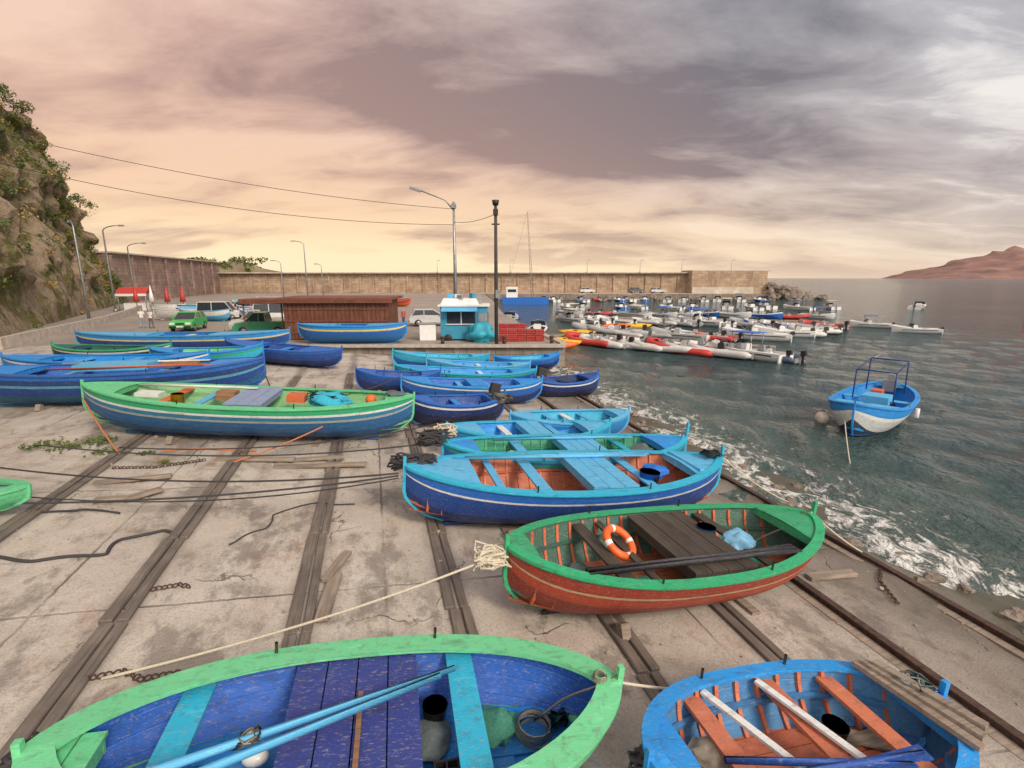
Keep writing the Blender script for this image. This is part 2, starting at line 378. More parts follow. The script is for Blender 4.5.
def outboard(mb,x,z,m=M_black,y=0,d=-1,s=1):
    mb.box((x+d*.18*s,y,z+.22*s),(.34*s,.24*s,.3*s),m,(0,.15,0),.8); mb.box((x+d*.16*s,y,z-.2*s),(.13*s,.09*s,.6*s),m); mb.box((x+d*.03*s,y,z),(.12*s,.2*s,.16*s),M_grey)
    mb.box((x+d*.2*s,y,z-.5*s),(.3*s,.05*s,.1*s),m)
    for a in(0,2.1,4.2): mb.box((x+d*.36*s,y+.07*s*cos(a),z-.5*s+.07*s*sin(a)),(.02,.09*s,.05*s),m,(a,.3,0))
def e8(mb,L,zt,yi,half):
    z=zt(0); tangle(mb,(L*.42,-.3,z+.15),(.34,.25,.2),M_rope,70,.018,2,4); outboard(mb,L*.36,z+.15,M_black,.2,1,1.1)
boat((-3.5,16.0),(-.35,17.3),1.7,.8,hull=((.5,(.01,.018,.08)),(.8,NAVY),(.88,WHT),(1,BLUE)),rail=BLUE,inner=DEEP,floor=BLUE,deck=BLUE,dk=(.5,.6),thw=((0,.2,SKY),),extra=e8)
boat((-4.4,19.2),(1.2,20.9),1.9,.8,hull=((.45,NAVY),(.8,BLUE),(.87,WHT),(1,SKY)),rail=SKY,inner=BLUE,floor=LBL,deck=SKY,dk=(.6,.62),thw=((-.2,.2,LBL),(.2,.2,LBL)),hatch=((-.1,.15,.8,SKY,.03),))
boat((-6.6,20.6),(-3.2,21.4),1.5,.75,hull=((.5,NAVY),(.85,DEEP),(1,BLUE)),rail=BLUE,inner=DEEP,floor=BLUE,deck=BLUE,dk=(.5,.5))
boat((-5.4,22.3),(1.1,23.9),1.8,.75,hull=((.45,DEEP),(.8,BLUE),(.87,GREEN),(1,CYAN)),rail=CYAN,inner=SKY,floor=LBL,deck=SKY,dk=(.55,.6),thw=((-.2,.2,LBL),(.2,.2,WHT)))
def e12(mb,L,zt,yi,half): outboard(mb,-L*.42,zt(0)+.2,M_black,0,1,1.2); mb.ell((0,0,zt(0)),(.5,.4,.15),simple('dark_tarp',(.03,.05,.12),.6),14,8,.3,5)
boat((.9,22.6),(4.2,23.9),1.8,.85,hull=((.5,(.01,.02,.07)),(.8,NAVY),(.88,WHT),(1,DEEP)),rail=BLUE,inner=NAVY,floor=DEEP,deck=DEEP,dk=(.4,.5),extra=e12,z=.02,pitch=0)
boat((-4.4,25.2),(.9,26.5),1.7,.7,hull=((.5,NAVY),(.85,SKY),(1,LBL)),rail=LBL,inner=SKY,floor=LBL,deck=LBL,dk=(.5,.6),thw=((0,.2,WHT),))
boat((-6.6,27.2),(-1.4,28.6),1.7,.7,hull=((.5,BLUE),(.85,CYAN),(1,LBL)),rail=CYAN,inner=CYAN,floor=LBL,deck=LBL,dk=(.5,.6),thw=((0,.2,LBL),))
boat((-1.0,28.2),(2.8,29.4),1.6,.7,hull=((.5,NAVY),(.85,BLUE),(1,SKY)),rail=SKY,inner=CYAN,floor=LBL,deck=SKY,dk=(.5,.6),z=.35)
# ---- left boats
def e14(mb,L,zt,yi,half):
    z=zt(0)
    mb.ell((L*.22,0,z-.0),(.6,.5,.22),simple('turquoise_net',(.04,.42,.6),.9,sc=20,bump=.8),18,12,.3,9)
    tangle(mb,(L*.22,0,z+.12),(.5,.4,.1),M_net,60,.013,8)
    mb.cyl((-L*.22,-.3,z-.3),(-L*.22,-.3,z+.08),.16,M_yellow,14); mb.ell((L*.36,0,z+.05),(.16,.16,.16),M_orange,12,8)
    mb.box((-L*.1,.3,z-.05),(.5,.4,.25),M_woodr); mb.box((-L*.32,.1,z-.05),(.6,.4,.1),paint(WHT,.4))
    mb.box((L*.12,.2,z-.02),(.5,.5,.2),paint(ORG,.4)); oar(mb,(-L*.38,.6,z+.08),(-L*.02,.7,z+.1),paint(WHT,.3))
    mb.ell((L*.44,.0,zt(L*.44)+.08),(.28,.2,.09),M_net,12,8,.3,3)
boat((-11.75,13.25),(-3.05,14.6),2.7,1.1,hull=((.30,(.02,.10,.26)),(.60,(.02,.14,.36)),(.66,(.35,.4,.38)),(.76,(.02,.20,.38)),(.82,WHT),(1,GREEN)),rail=MINT,rw=.14,inner=(.22,.50,.24),floor=(.34,.52,.22),
     deck=MINT,dk=(.76,.8),thw=((-.5,.25,ORG),(-.3,.2,LBL),(.5,.25,MINT)),hatch=((-.12,.1,.85,(.24,.32,.5),.03),),extra=e14,sheer=.24,post=.1)
def e15(mb,L,zt,yi,half):
    z=zt(0); mb.box((0,0,z+.1),(2.2,.9,.2),paint(LBL,.3)); oar(mb,(-L*.2,.4,z+.15),(L*.3,.35,z+.15),paint(WHT,.3)); mb.box((L*.2,.2,z+.06),(1.2,.4,.1),M_woodr)
    oar(mb,(-L*.2,-.5,z+.1),(L*.34,-.4,z+.12),paint(ORG,.3))
boat((-18.0,15.9),(-8.9,17.7),2.5,1.1,hull=((.35,(.012,.13,.27)),(.6,DEEP),(.68,(.1,.35,.5)),(.84,(.01,.05,.2)),(1,BLUE)),rail=(.02,.12,.42),inner=BLUE,floor=LBL,deck=SKY,dk=(.5,.6),thw=((-.3,.25,LBL),(.3,.25,LBL)),extra=e15,sheer=.24)
boat((-20.5,19.9),(-12.6,20.6),2.0,.9,hull=((.4,DEEP),(.8,SKY),(.88,WHT),(1,BLUE)),rail=SKY,inner=SKY,floor=LBL,deck=SKY,dk=(.5,.6),thw=((-.3,.25,LBL),(.2,.25,LBL)))
boat((-16.4,22.5),(-11.8,23.5),1.9,.85,hull=((.4,DEEP),(.75,CYAN),(.85,GREEN),(1,SKY)),rail=SKY,rw=.12,inner=MINT,floor=(.2,.5,.3),deck=SKY,dk=(.55,.7),thw=((-.2,.25,LBL),(.2,.2,LBL)))
boat((-22.0,23.8),(-16.2,23.6),1.9,.85,hull=((.45,(.01,.012,.015)),(.8,(.012,.03,.03)),(.88,WHT),(1,(.02,.14,.1))),rail=GREEN,inner=(.02,.1,.1),floor=DEEP,deck=(.03,.1,.14),dk=(.5,.5))
boat((-14.9,25.8),(-8.8,25.4),2.0,.85,hull=((.4,NAVY),(.85,DEEP),(1,BLUE)),rail=BLUE,inner=DEEP,floor=BLUE,deck=BLUE,dk=(.4,.4),thw=((0,.25,SKY),),sheer=.18)
boat((-24.8,28.4),(-13.0,29.2),2.2,.95,hull=((.3,(.012,.08,.27)),(.66,DEEP),(.75,(.75,.62,.25)),(1,SKY)),rail=(.05,.30,.6),inner=BLUE,floor=LBL,deck=LBL,dk=(.3,.3),thw=((0,.3,WHT),),sheer=.22)
boat((-13.8,32.4),(-6.9,32.7),2.0,1.15,hull=((.45,(.015,.15,.42)),(.70,BLUE),(.80,(.75,.62,.15)),(1,SKY)),rail=SKY,inner=BLUE,floor=LBL,deck=LBL,dk=(.3,.3),z=1.45,sheer=.12)
boat((-14.5,6.9),(-8.75,8.45),1.5,.42,hull=((.6,MINT),(1,MINT)),rail=MINT,rw=.16,inner=(.3,.5,.45),floor=(.25,.4,.35),sheer=.05,post=0,p=3)
cols=[(WHT,WHT),(LBL,WHT),(RED,WHT),(WHT,LBL),(ORG,RED),(WHT,CYAN),(BLUE,LBL),(MINT,WHT)]
for i in range(24):
    a=cols[i%8]; x=U(-42,-19); y=U(54,84)
    if i<6: x=-36+i*2.9; y=50+U(-1,2)
    boat((x,y),(x+U(4,6),y+U(-1.5,1.5)),1.9,.9,hull=((.5,a[0]),(1,a[1])),rail=a[0],inner=a[1],floor=a[1],near=False,z=1.5,roll=U(-.25,.25))
# ------------------------------------------------------------ slipway ground
t=NT('slipway_concrete',.85,.3); co=t.co()
big=t.noise(t.mp(co,(.35,.22,1)),1,6,.6,.3); med=t.noise(co,1.3,8,.62,.2); fine=t.noise(co,30,6,.7)
c1=t.ramp(big,[(.3,(.36,.31,.265)),(.5,(.52,.465,.405)),(.7,(.62,.57,.51))])
c2=t.ramp(med,[(.30,(.20,.175,.155)),(.44,(.48,.43,.38)),(.68,(.64,.60,.55))])
c=t.mix(.5,c1,c2)
c=t.mix(t.ramp(fine,[(.36,.45),(.52,0)]),c,(.2,.17,.15))
agg=t.new('ShaderNodeTexVoronoi'); t.L(co,agg.inputs['Vector']); agg.inputs['Scale'].default_value=24
c=t.mix(t.ramp(agg.outputs['Distance'],[(.0,.3),(.3,0)]),c,(.74,.70,.62))
sp=t.new('ShaderNodeSeparateXYZ'); t.L(co,sp.inputs[0])
def joint(axis,period,off,w=.018):
    a=t.math('ADD',sp.outputs[axis],off); wob=t.math('MULTIPLY_ADD',t.noise(co,2.5,4,.6),.10,-.05); a=t.math('ADD',a,wob)
    a=t.math('PINGPONG',a,period/2); return t.ramp(a,[(0,1),(w,.9),(w*2.2,0)])
jn=t.ramp(t.noise(co,.45,3),[(.42,.15),(.58,1)])
j=t.math('MULTIPLY',t.math('MAXIMUM',joint(1,4.3,1.2,.014),joint(0,4.6,.05,.012)),jn)
c=t.mix(t.math('MULTIPLY',j,.7),c,(.06,.05,.045))
vo=t.new('ShaderNodeTexVoronoi',feature='DISTANCE_TO_EDGE'); dist=t.new('ShaderNodeVectorMath',operation='ADD'); nn=t.new('ShaderNodeTexNoise'); t.L(co,nn.inputs['Vector']); nn.inputs['Scale'].default_value=1.5; nn.inputs['Detail'].default_value=6
t.L(co,dist.inputs[0]); t.L(nn.outputs[1],dist.inputs[1]); t.L(dist.outputs[0],vo.inputs['Vector']); vo.inputs['Scale'].default_value=.42
cr=t.math('MULTIPLY',t.ramp(vo.outputs['Distance'],[(0,1),(.008,0)]),t.ramp(t.noise(co,.7,3),[(.5,0),(.6,1)]))
c=t.mix(t.math('MULTIPLY',cr,.7),c,(.05,.045,.04))
st=t.noise(co,3.2,7,.75); c=t.mix(t.ramp(st,[(.635,0),(.68,.6)]),c,(.16,.35,.50))
st=t.noise(t.mp(co,(1,.4,1),(7,3,0)),1.5,7,.7); c=t.mix(t.ramp(st,[(.56,0),(.70,.6)]),c,(.24,.12,.07))
st=t.noise(t.mp(co,(1,.6,1),(2,9,0)),.8,8,.75); c=t.mix(t.ramp(st,[(.52,0),(.60,.62)]),c,(.16,.14,.125))
for rr0 in(-6.3,-3.55,-1.2,1.0,3.2,5.15):
    dd=t.math('ABSOLUTE',t.math('SUBTRACT',sp.outputs[0],rr0)); dd=t.math('ADD',dd,t.math('MULTIPLY_ADD',st,.9,-.4)); c=t.mix(t.ramp(dd,[(.10,.6),(.34,0)]),c,(.15,.125,.11))
wet=t.math('ADD',sp.outputs[0],t.math('MULTIPLY_ADD',t.noise(co,.8,6,.65),2.6,-1.3))
wm=t.math('MULTIPLY_ADD',wet,1/3.2,-5.6/3.2,clamp=True)
c=t.mix(t.math('MULTIPLY',wm,.76),c,(.10,.082,.065))
alg=t.math('MULTIPLY_ADD',wet,1/1.0,-9.0,clamp=True); c=t.mix(t.math('MULTIPLY',alg,.6),c,(.05,.06,.03))
t.col(c); t.L(t.math('MULTIPLY_ADD',wm,-.5,.88),t.b.inputs['Roughness'])
h=t.math('ADD',t.math('MULTIPLY',med,1.2),t.math('MULTIPLY',fine,.5)); h=t.math('SUBTRACT',h,t.math('MULTIPLY',j,.8)); h=t.math('SUBTRACT',h,cr)
t.bump(h,.8,.03)
mb=MB(); rr=[];r_=-50
while r_<-8: rr.append(r_); r_+=1.0
while r_<14.5: rr.append(r_); r_+=.16
ss=[-14+i*.3 for i in range(int(62/.3))]
P_=[]
for r in rr:
    row=[]
    for s_ in ss:
        z=max(-1.2,min(1.385,(10-r)*.08))
        n=mn.noise(Vector((r*.5,s_*.5,0))); z-=.02*abs(n)
        if r>7.2: k=min(1,(r-7.2)/1.5); z+=k*(.10*mn.noise(Vector((r*.9,s_*.7,3)))+.06*mn.noise(Vector((r*2.7,s_*2.3,3))))
        row.append((r,s_,z))
    P_.append(row)
mb.grid(P_,t.m,True); mb.obj('slipway',(0,0,0),(0,0,TH))
mb=MB(); S=9000; mb.add([(-S,-S,-3),(S,-S,-3),(S,S,-3),(-S,S,-3)],[(0,1,2,3)],simple('seabed_sand',(.2,.18,.14),.9,sc=.5)); mb.obj('ground')
for r,a,b in((-6.3,5,24),(-3.55,-1,22),(-1.2,-1,25),(1.0,-1,26),(3.2,-1,26),(5.15,-1,26)):
    mb=MB(); s_=a
    while s_<b:
        l=U(1.8,3.6); dx=U(-.03,.03)
        for q in((-.1,.16),(.085,.13)):
            if R()<.96:
                zz=(10-r-q[0])*.08
                mb.box((r+q[0]+dx,s_+l/2,zz+.0+U(-.01,.015)),(q[1],l-.03,.10),M_wood,(0,.08,U(-.012,.012)))
        s_+=l
    mb.obj('timber_skid',(0,0,0),(0,0,TH),.012)
for r in(7.05,9.25):
    mb=MB(); z=(10-r)*.08
    mb.box((r,12,z+.03),(.07,44,.12),M_iron); mb.box((r,12,z+.10),(.12,44,.025),M_iron)
    mb.box((r-.16,12,z+.0),(.16,44,.05),M_woodx)
    mb.obj('iron_rail',(0,0,0),(0,0,TH))
for (x,y,l,w,a) in((-6.5,12.0,1.9,.2,.1),(-5.2,12.3,1.6,.16,.3),(-4.8,11.9,2.2,.18,.2),(-7.6,9.6,.7,.2,1.0),(-8.0,9.3,.6,.16,.2),(-2.9,7.5,.9,.14,1.5),(-2.75,6.7,1.2,.2,1.75),(5.9,8.3,1.0,.18,.2),(-8.3,10.3,1.4,.16,.4),(.2,13.0,1.2,.15,.1)):
    mb=MB(); mb.box((0,0,0),(l,w,.07),M_woodx); mb.obj('loose_plank',(x,y,gz(x,y)+.06),(0,.04,a),.008)
mb=MB(); Mst=simple('loose_stone',(.34,.30,.25),.9,sc=15)
for k in range(520):
    x=U(-9,7); y=U(4.5,16)
    if R()<.5: r0=random.choice((-6.3,-3.55,-1.2,1.0,3.2,5.15,7.05,8.3,9.0)); s0=U(3,18); x=RX*(r0+random.gauss(0,.22))-RY*s0; y=RY*r0+RX*s0
    s_=U(.008,.03) if R()<.93 else U(.04,.07); mb.ell((x,y,gz(x,y)+s_*.4),(s_,s_*.8,s_*.6),Mst if R()<.75 else M_woodx,6,4,.3,k,False)
mb.obj('loose_stones')
def grope(name,pts,r,mat,lift=.02,n=6):
    P2=[]
    for i in range(len(pts)-1):
        a=pts[i];b=pts[i+1]
        for k in range(n):
            t_=k/n; x=a[0]+(b[0]-a[0])*t_; y=a[1]+(b[1]-a[1])*t_
            x+=.16*mn.noise(Vector((x*1.5,y*1.5,1))); y+=.16*mn.noise(Vector((x*1.5,y*1.5,8)))
            P2.append((x,y,gz(x,y)+lift))
    P2=[Vector(p) for p in P2]
    for _ in range(2):
        Q=[P2[0]]
        for a,b in zip(P2,P2[1:]): Q+= [a.lerp(b,.25),a.lerp(b,.75)]
        P2=Q+[P2[-1]]
    mb=MB(); mb.tube(P2,r,mat,6); mb.obj(name)
def chain(pts,name='chain'):
    mb=MB(); k=0
    for i in range(len(pts)-1):
        a=Vector(pts[i]);b=Vector(pts[i+1]); d=(b-a); n=max(1,int(d.length/.065)); yaw=atan2(d.y,d.x)
        for q in range(n):
            p=a+d*(q/n); mb.torus((p.x,p.y,gz(p.x,p.y)+.03),.036,.011,M_iron,((pi/2 if k%2 else .3),0,yaw),8,5); k+=1
    mb.obj(name)
chain([(-4.9,4.9),(-4.55,5.05),(-4.3,4.95),(-3.9,5.1)]); chain([(-5.3,6.6),(-5.0,6.75),(-4.8,6.7)]); chain([(6.6,7.6),(6.8,8.3),(7.3,8.9)]); chain([(-9.2,10.9),(-8.4,11.1),(-7.6,11.8)])
grope('black_hose',[(-8.8,7.2),(-7.6,7.15),(-6.6,7.4),(-6.75,7.9),(-6.3,8.25),(-5.7,8.2)],.03,M_ropeD)
grope('orange_rope',[(-8.9,12.2),(-7.9,12.6),(-6.7,12.7)],.025,M_ropeO)
grope('old_rope',[(-8.9,8.6),(-8.2,8.9),(-7.4,8.8)],.02,M_ropeD)
grope('old_rope',[(-5.0,7.9),(-4.6,8.6),(-4.8,9.2),(-4.1,9.8),(-3.2,9.9)],.014,M_ropeD)
def rope(p0,p1,s_=.1,r=.013,m=M_rope,wob=0,name='mooring_rope',n=18):
    mb=MB(); mb.tube(sag(p0,p1,s_,n,wob),r,m,6); mb.obj(name)
g=lambda x,y,h=0:(x,y,gz(x,y)+h)
rope(g(-4.7,4.9,.05),(-.2,6.43,1.75),.12,.018)
rope((1.06,4.38,1.55),g(4.3,5.75,.05),.18,.016)
rope(g(-11,8.2,.35),(-2.2,9.1,1.85),.22,.02,M_ropeD); rope(g(-11,9.9,.35),(-2.2,9.1,1.9),.25,.02,M_ropeD)
rope(g(-11,11.1,.4),(-1.8,11.25,1.8),.3,.018,M_ropeD); rope(g(-10.5,9.0,.2),(-2.2,9.1,1.8),.35,.015,M_ropeD)
rope(g(-9.5,11.5,.3),(-1.9,13.25,1.7),.3,.018,M_ropeD); rope(g(-8,13.0,.3),(-3.5,16.1,1.9),.15,.02,M_ropeD)
rope(g(-9.6,11.6,.1),(-11.7,13.25,2.4),.1,.022,M_ropeO); rope(g(-6.9,11.7,.05),(-5.2,13.2,1.6),.05,.022,M_ropeO)
rope(g(-7.5,16.8,.1),(-4.4,19.2,1.8),.1,.02,M_ropeD); rope(g(-8,16.8,.1),(-8.9,17.7,2.2),.1,.02,M_ropeD)
rope((5.35,8.27,1.5),g(7.1,9.2,.1),.05,.016); rope((4.8,10.95,1.6),g(6.9,11.6,.1),.1,.014)
rope((12.3,17.9,.75),(9.2,12.4,-.1),.25,.018)
def bundle(name,c,d,m,n=70,r=.016,seed=1,l=4):
    mb=MB(); tangle(mb,(0,0,0),d,m,n,r,seed,l); mb.obj(name,c)
bundle('rope_coil',(-.3,6.45,1.72),(.24,.2,.18),M_rope,70,.018,3,5)
bundle('rope_bundle',(-2.0,9.5,2.0),(.4,.3,.12),M_ropeD,80,.02,5,4)
bundle('rope_bundle',(-1.9,11.3,1.9),(.34,.22,.25),M_ropeD,80,.02,6,5)
bundle('rope_bundle',(-1.7,12.1,1.8),(.3,.22,.2),M_rope,60,.018,9,4)
bundle('rope_coil',(1.3,3.65,1.4),(.22,.14,.1),M_ropeD,60,.02,4,4)
bundle('rope_coil',(-4.0,3.45,1.7),(.2,.14,.1),M_ropeD,60,.022,11,4)
M_leaf=NT('leaf_green',.7,.3); _n=M_leaf.noise(M_leaf.co(),.8,4); M_leaf.col(M_leaf.ramp(_n,[(.3,(.05,.085,.02)),(.5,(.11,.16,.04)),(.7,(.2,.2,.06))])); M_leaf=M_leaf.m
def leaves(mb,c,d,n,size,mat=M_leaf):
    for i in range(n):
        v=Vector((random.gauss(0,1),random.gauss(0,1),random.gauss(0,1))).normalized()*(R()**.4)
        p=Vector((c[0]+v.x*d[0],c[1]+v.y*d[1],c[2]+v.z*d[2])); a=Vector((U(-1,1),U(-1,1),U(-.6,1))).normalized(); b=a.cross(Vector((U(-1,1),U(-1,1),U(-1,1)))).normalized()
        s_=size*U(.6,1.4); mb.add([p-a*s_,p+b*s_*.5,p+a*s_,p-b*s_*.5],[(0,1,2,3)],mat)
mb=MB()
for (x,y,w) in((-11.2,12.0,.5),(-10.8,12.5,.5),(-10.2,11.8,.3),(-12.0,12.2,.6),(-9.2,11.9,.2),(-8.4,11.4,.15)):
    for k in range(int(w*110)):
        xx,yy=x+random.gauss(0,w*.4),y+random.gauss(0,w*.35); leaves(mb,(xx,yy,gz(xx,yy)+.05),(.05,.05,.05),3,.04)
mb.obj('weeds')
# ------------------------------------------------------------ quay / plaza
def stone(name,cA,cB,sc=1,mort=(.12,.1,.09),bw=.9,bh=.38):
    t=NT(name,.9,.2); co=t.co()
    br=t.new('ShaderNodeTexBrick')
    sp=t.new('ShaderNodeSeparateXYZ'); t.L(co,sp.inputs[0]); cb=t.new('ShaderNodeCombineXYZ'); t.L(t.math('ADD',sp.outputs[0],t.math('MULTIPLY',sp.outputs[1],.9)),cb.inputs[0]); t.L(sp.outputs[2],cb.inputs[1])
    t.L(cb.outputs[0],br.inputs[0]); br.inputs['Scale'].default_value=sc; br.inputs['Brick Width'].default_value=bw;br.inputs['Row Height'].default_value=bh;br.inputs['Mortar Size'].default_value=.02
    br.inputs['Color1'].default_value=(*cA,1);br.inputs['Color2'].default_value=(*cB,1);br.inputs['Mortar'].default_value=(*mort,1)
    n=t.noise(co,.35,7,.7); n2=t.noise(t.mp(co,(1,1,.2)),1.3,6,.7)
    c=t.mix(t.ramp(n,[(.35,.6),(.6,0)]),br.outputs[0],tuple(x*.5 for x in cA)); c=t.mix(t.ramp(n2,[(.5,0),(.75,.5)]),c,tuple(min(.6,x*1.5) for x in cB))
    t.col(c); t.bump(t.math('ADD',t.math('MULTIPLY',br.outputs[1],-1),t.noise(co,5,5)),.6,.05); return t.m
M_quay=stone('quay_stone',(.22,.19,.165),(.32,.28,.24))
M_pave=NT('plaza_paving',.85,.3); _c=M_pave.co(); a_=M_pave.noise(_c,.25,7,.65); b_=M_pave.noise(_c,3,6,.7)
_cc=M_pave.mix(.5,M_pave.ramp(a_,[(.3,(.19,.165,.15)),(.7,(.42,.37,.33))]),M_pave.ramp(b_,[(.3,(.22,.195,.175)),(.7,(.42,.37,.33))])); M_pave.col(_cc); M_pave.bump(b_,.3,.02); M_pave=M_pave.m
mb=MB()
mb.prism([(-62,31.7),(3.4,31.7),(1.8,40),(-1,60),(-4,100),(-8,139),(-95,139),(-95,60)],-2.5,1.4,M_pave,M_quay)
mb.obj('quay')
Mk=simple('kerb_stone',(.42,.38,.33),.85,sc=4)
mb=MB(); mb.box((-5.4,31.66,1.36),(17.6,.5,.16),Mk); mb.box((2.6,35.8,1.45),(.45,7.6,.14),Mk,(0,0,.19)); mb.obj('quay_kerb')
for x,y in((2.6,32.6),(-.5,32.3),(-4.5,32.3),(1.6,37)):
    mb=MB(); mb.cyl((0,0,0),(0,0,.35),.13,M_iron,12,.1); mb.ell((0,0,.38),(.19,.19,.09),M_iron,12,6); mb.obj('mooring_bollard',(x,y,1.44))
mb=MB(); Mpp=simple('parapet_plaster',(.50,.44,.38),.9,sc=2)
for (a,b) in(((-30.5,29.5),(-38,47)),((-38,47),(-45,60)),((-45,60),(-52,72))):
    l=hypot(b[0]-a[0],b[1]-a[1]); mb.box(((a[0]+b[0])/2,(a[1]+b[1])/2,1.75),(l,.35,.7),Mpp,(0,0,atan2(b[1]-a[1],b[0]-a[0])))
mb.obj('parapet_wall')
# ------------------------------------------------------------ breakwater
M_bw=stone('breakwater_masonry',(.36,.25,.18),(.48,.36,.26),1,(.22,.18,.15),1.6,.6)
M_hw=stone('harbour_wall_masonry',(.26,.18,.15),(.35,.255,.215),1,(.15,.12,.1),1.6,.6)
M_conc=simple('pale_concrete',(.45,.40,.34),.9,sc=.6)
mb=MB()
mb.prism([(-84,140),(66,137),(67,142),(-84,145)],-2,6.75,M_bw)
mb.box((-9,139.0,6.9),(150.5,3.4,.3),M_conc,(0,0,-.02))
for k in range(34):
    x=-80+k*4.3; mb.box((x,139.95-(x+84)*.02,4.0),(.5,.5,5.2),M_bw)
mb.prism([(-10,131),(60,129),(67,133),(68,138),(-10,140)],-2,1.6,M_conc,M_quay)
mb.prism([(47,133.5),(66.5,133),(68.5,142),(47,142)],-2,7.3,M_bw); mb.box((57.3,137.6,7.4),(20.5,8.5,.25),M_conc,(0,0,-.02))
mb.box((55,133.0,2.4),(16,.8,1.6),M_conc)
mb.obj('breakwater_wall')
mb=MB(); mb.prism([(-66,84),(-80,140),(-84,141),(-72,84)],-1,9.6,M_hw)
for k in range(8): mb.box((-66.0-k*1.75,84.5+k*7,5),(.5,.5,8.5),M_hw,(0,0,-.25))
mb.box((-73.5,112,9.7),(2.2,58,.25),M_conc,(0,0,.245)); mb.obj('harbour_wall')
mb=MB(); mk=simple('scrub_earth',(.20,.17,.11),.95,sc=.5)
mb.ell((-84,152,4),(14,8,6),mk,20,10,.3,2)
for k in range(60): leaves(mb,(U(-97,-73),U(146,153),U(8,11)),(1.6,1,.9),26,.45)
mb.obj('scrub_mound')
M_rock=NT('boulder_rock',.9,.3); _c=M_rock.co(); a_=M_rock.noise(_c,.9,8,.7); M_rock.col(M_rock.ramp(a_,[(.3,(.09,.075,.065)),(.55,(.24,.2,.17)),(.75,(.36,.31,.27))])); M_rock.bump(a_,.8,.15); M_rock=M_rock.m
mb=MB()
for k in range(110):
    u=R(); x=66+u*14; y=U(130,146); h=(1-u)*4.5+.2; z=U(-.3,h); s_=U(.9,1.9); mb.ell((x,y,z),(s_,s_*U(.7,1),s_*U(.6,.9)),M_rock,7,5,.35,k,False)
for k in range(70):
    x=U(-8,66); y=130.2-(x+8)*.025+U(-1,.3); s_=U(.5,1.1); mb.ell((x,y,U(-.2,.6)),(s_,s_,s_*.7),M_rock,7,5,.35,k,False)
mb.obj('breakwater_rocks')
mb=MB()
for k in range(150):
    s0=U(3,27); r0=10+random.gauss(0,.5); x=RX*r0-RY*s0; y=RY*r0+RX*s0; s_=U(.05,.2); mb.ell((x,y,gz(x,y)+.0),(s_,s_*U(.7,1),s_*.55),M_rock,8,6,.35,k,False)
mb.obj('shore_rocks')
# ------------------------------------------------------------ cliff
t=NT('cliff_rock',.95,.2); co=t.co()
a=t.noise(t.mp(co,(1,1,.5)),.35,9,.7,.6); b=t.noise(co,1.3,9,.72)
c=t.mix(.5,t.ramp(a,[(.3,(.17,.125,.085)),(.5,(.38,.29,.20)),(.7,(.56,.46,.34))]),t.ramp(b,[(.3,(.10,.075,.055)),(.5,(.36,.28,.20)),(.7,(.52,.42,.31))]))
v=t.noise(co,.28,8,.7); c=t.mix(t.ramp(v,[(.49,0),(.56,.85)]),c,t.ramp(b,[(.35,(.07,.09,.025)),(.65,(.20,.19,.05))]))
t.col(c); t.bump(t.math('ADD',a,t.math('MULTIPLY',b,.6)),1,.9); M_cliff=t.m
def cbase(Y): return -36.5-(Y-37)*(24.5/42)
def chh(Y):
    pts=[(-10,28),(50,24.5),(60,23.5),(66,21.5),(72,18.5),(77,14),(81,9.5),(85,4.5),(88,.5)]
    for (a,b),(c_,d) in zip(pts,pts[1:]):
        if Y<=c_: return b+(d-b)*(Y-a)/(c_-a)
    return .5
def cpt(Y,v):
    h=chh(Y); h*=1+.16*mn.noise(Vector((Y*.25,3,1)))+.08*mn.noise(Vector((Y*.9,3,1)))
    x=cbase(Y); z=1.2+h*v; n=mn.fractal(Vector((Y*.13,z*.13,2.2)),1,2,6); n2=mn.fractal(Vector((Y*.5,z*.4,7)),1,2,5)
    off=.8+h*.24*v+ (n*3.0+n2*1.1)*min(1,v*4)*min(1,h/8)
    return Vector((x-off*.86,Y-off*.3,z+n2*.4*v))
mb=MB(); Ys=[-5+i*.45 for i in range(208)]
g1=[[cpt(Y,k/44) for k in range(45)]+[cpt(Y,1)+Vector((-2-4*k,0,.4*k+mn.noise(Vector((Y*.3,k,0)))*.6)) for k in range(1,8)] for Y in Ys]
mb.grid(g1,M_cliff,False,flip=True); mb.obj('cliff')
mb=MB(); M_dry=simple('dry_grass_leaf',(.36,.24,.08),.9,sc=1)
for k in range(640):
    Y=U(36,86); v=R()**.8; p=cpt(Y,v); n=mn.noise(p*.16+Vector((5,1,2)))
    if n<-.08 and v<.93: continue
    s_=U(.35,1.0)*(1.25 if v>.9 else 1); leaves(mb,(p.x+.3,p.y,p.z),(s_,s_,s_*.75),34,.15,M_leaf if R()<.72 else M_dry)
for Y in(53,57,60.5,63,68,73,77):
    p=cpt(Y,1)
    mb.tube([p,p+Vector((.2,0,.9))],[.12,.05],M_woodr,5)
    for q in range(5): leaves(mb,(p.x+U(-1.2,1.2),p.y+U(-1.2,1.2),p.z+U(.3,1.5)),(.9,.9,.6),80,.14)
mb.obj('cliff_vegetation')
t=NT('hazy_headland_rock',1,.0); co=t.co(); a=t.noise(co,.006,9,.7)
t.col(t.ramp(a,[(.35,(.18,.12,.12)),(.65,(.34,.215,.18))])); Mh=t.m  # pinkish distance haze is mixed into the rock colour
mb=MB(); P_=[]
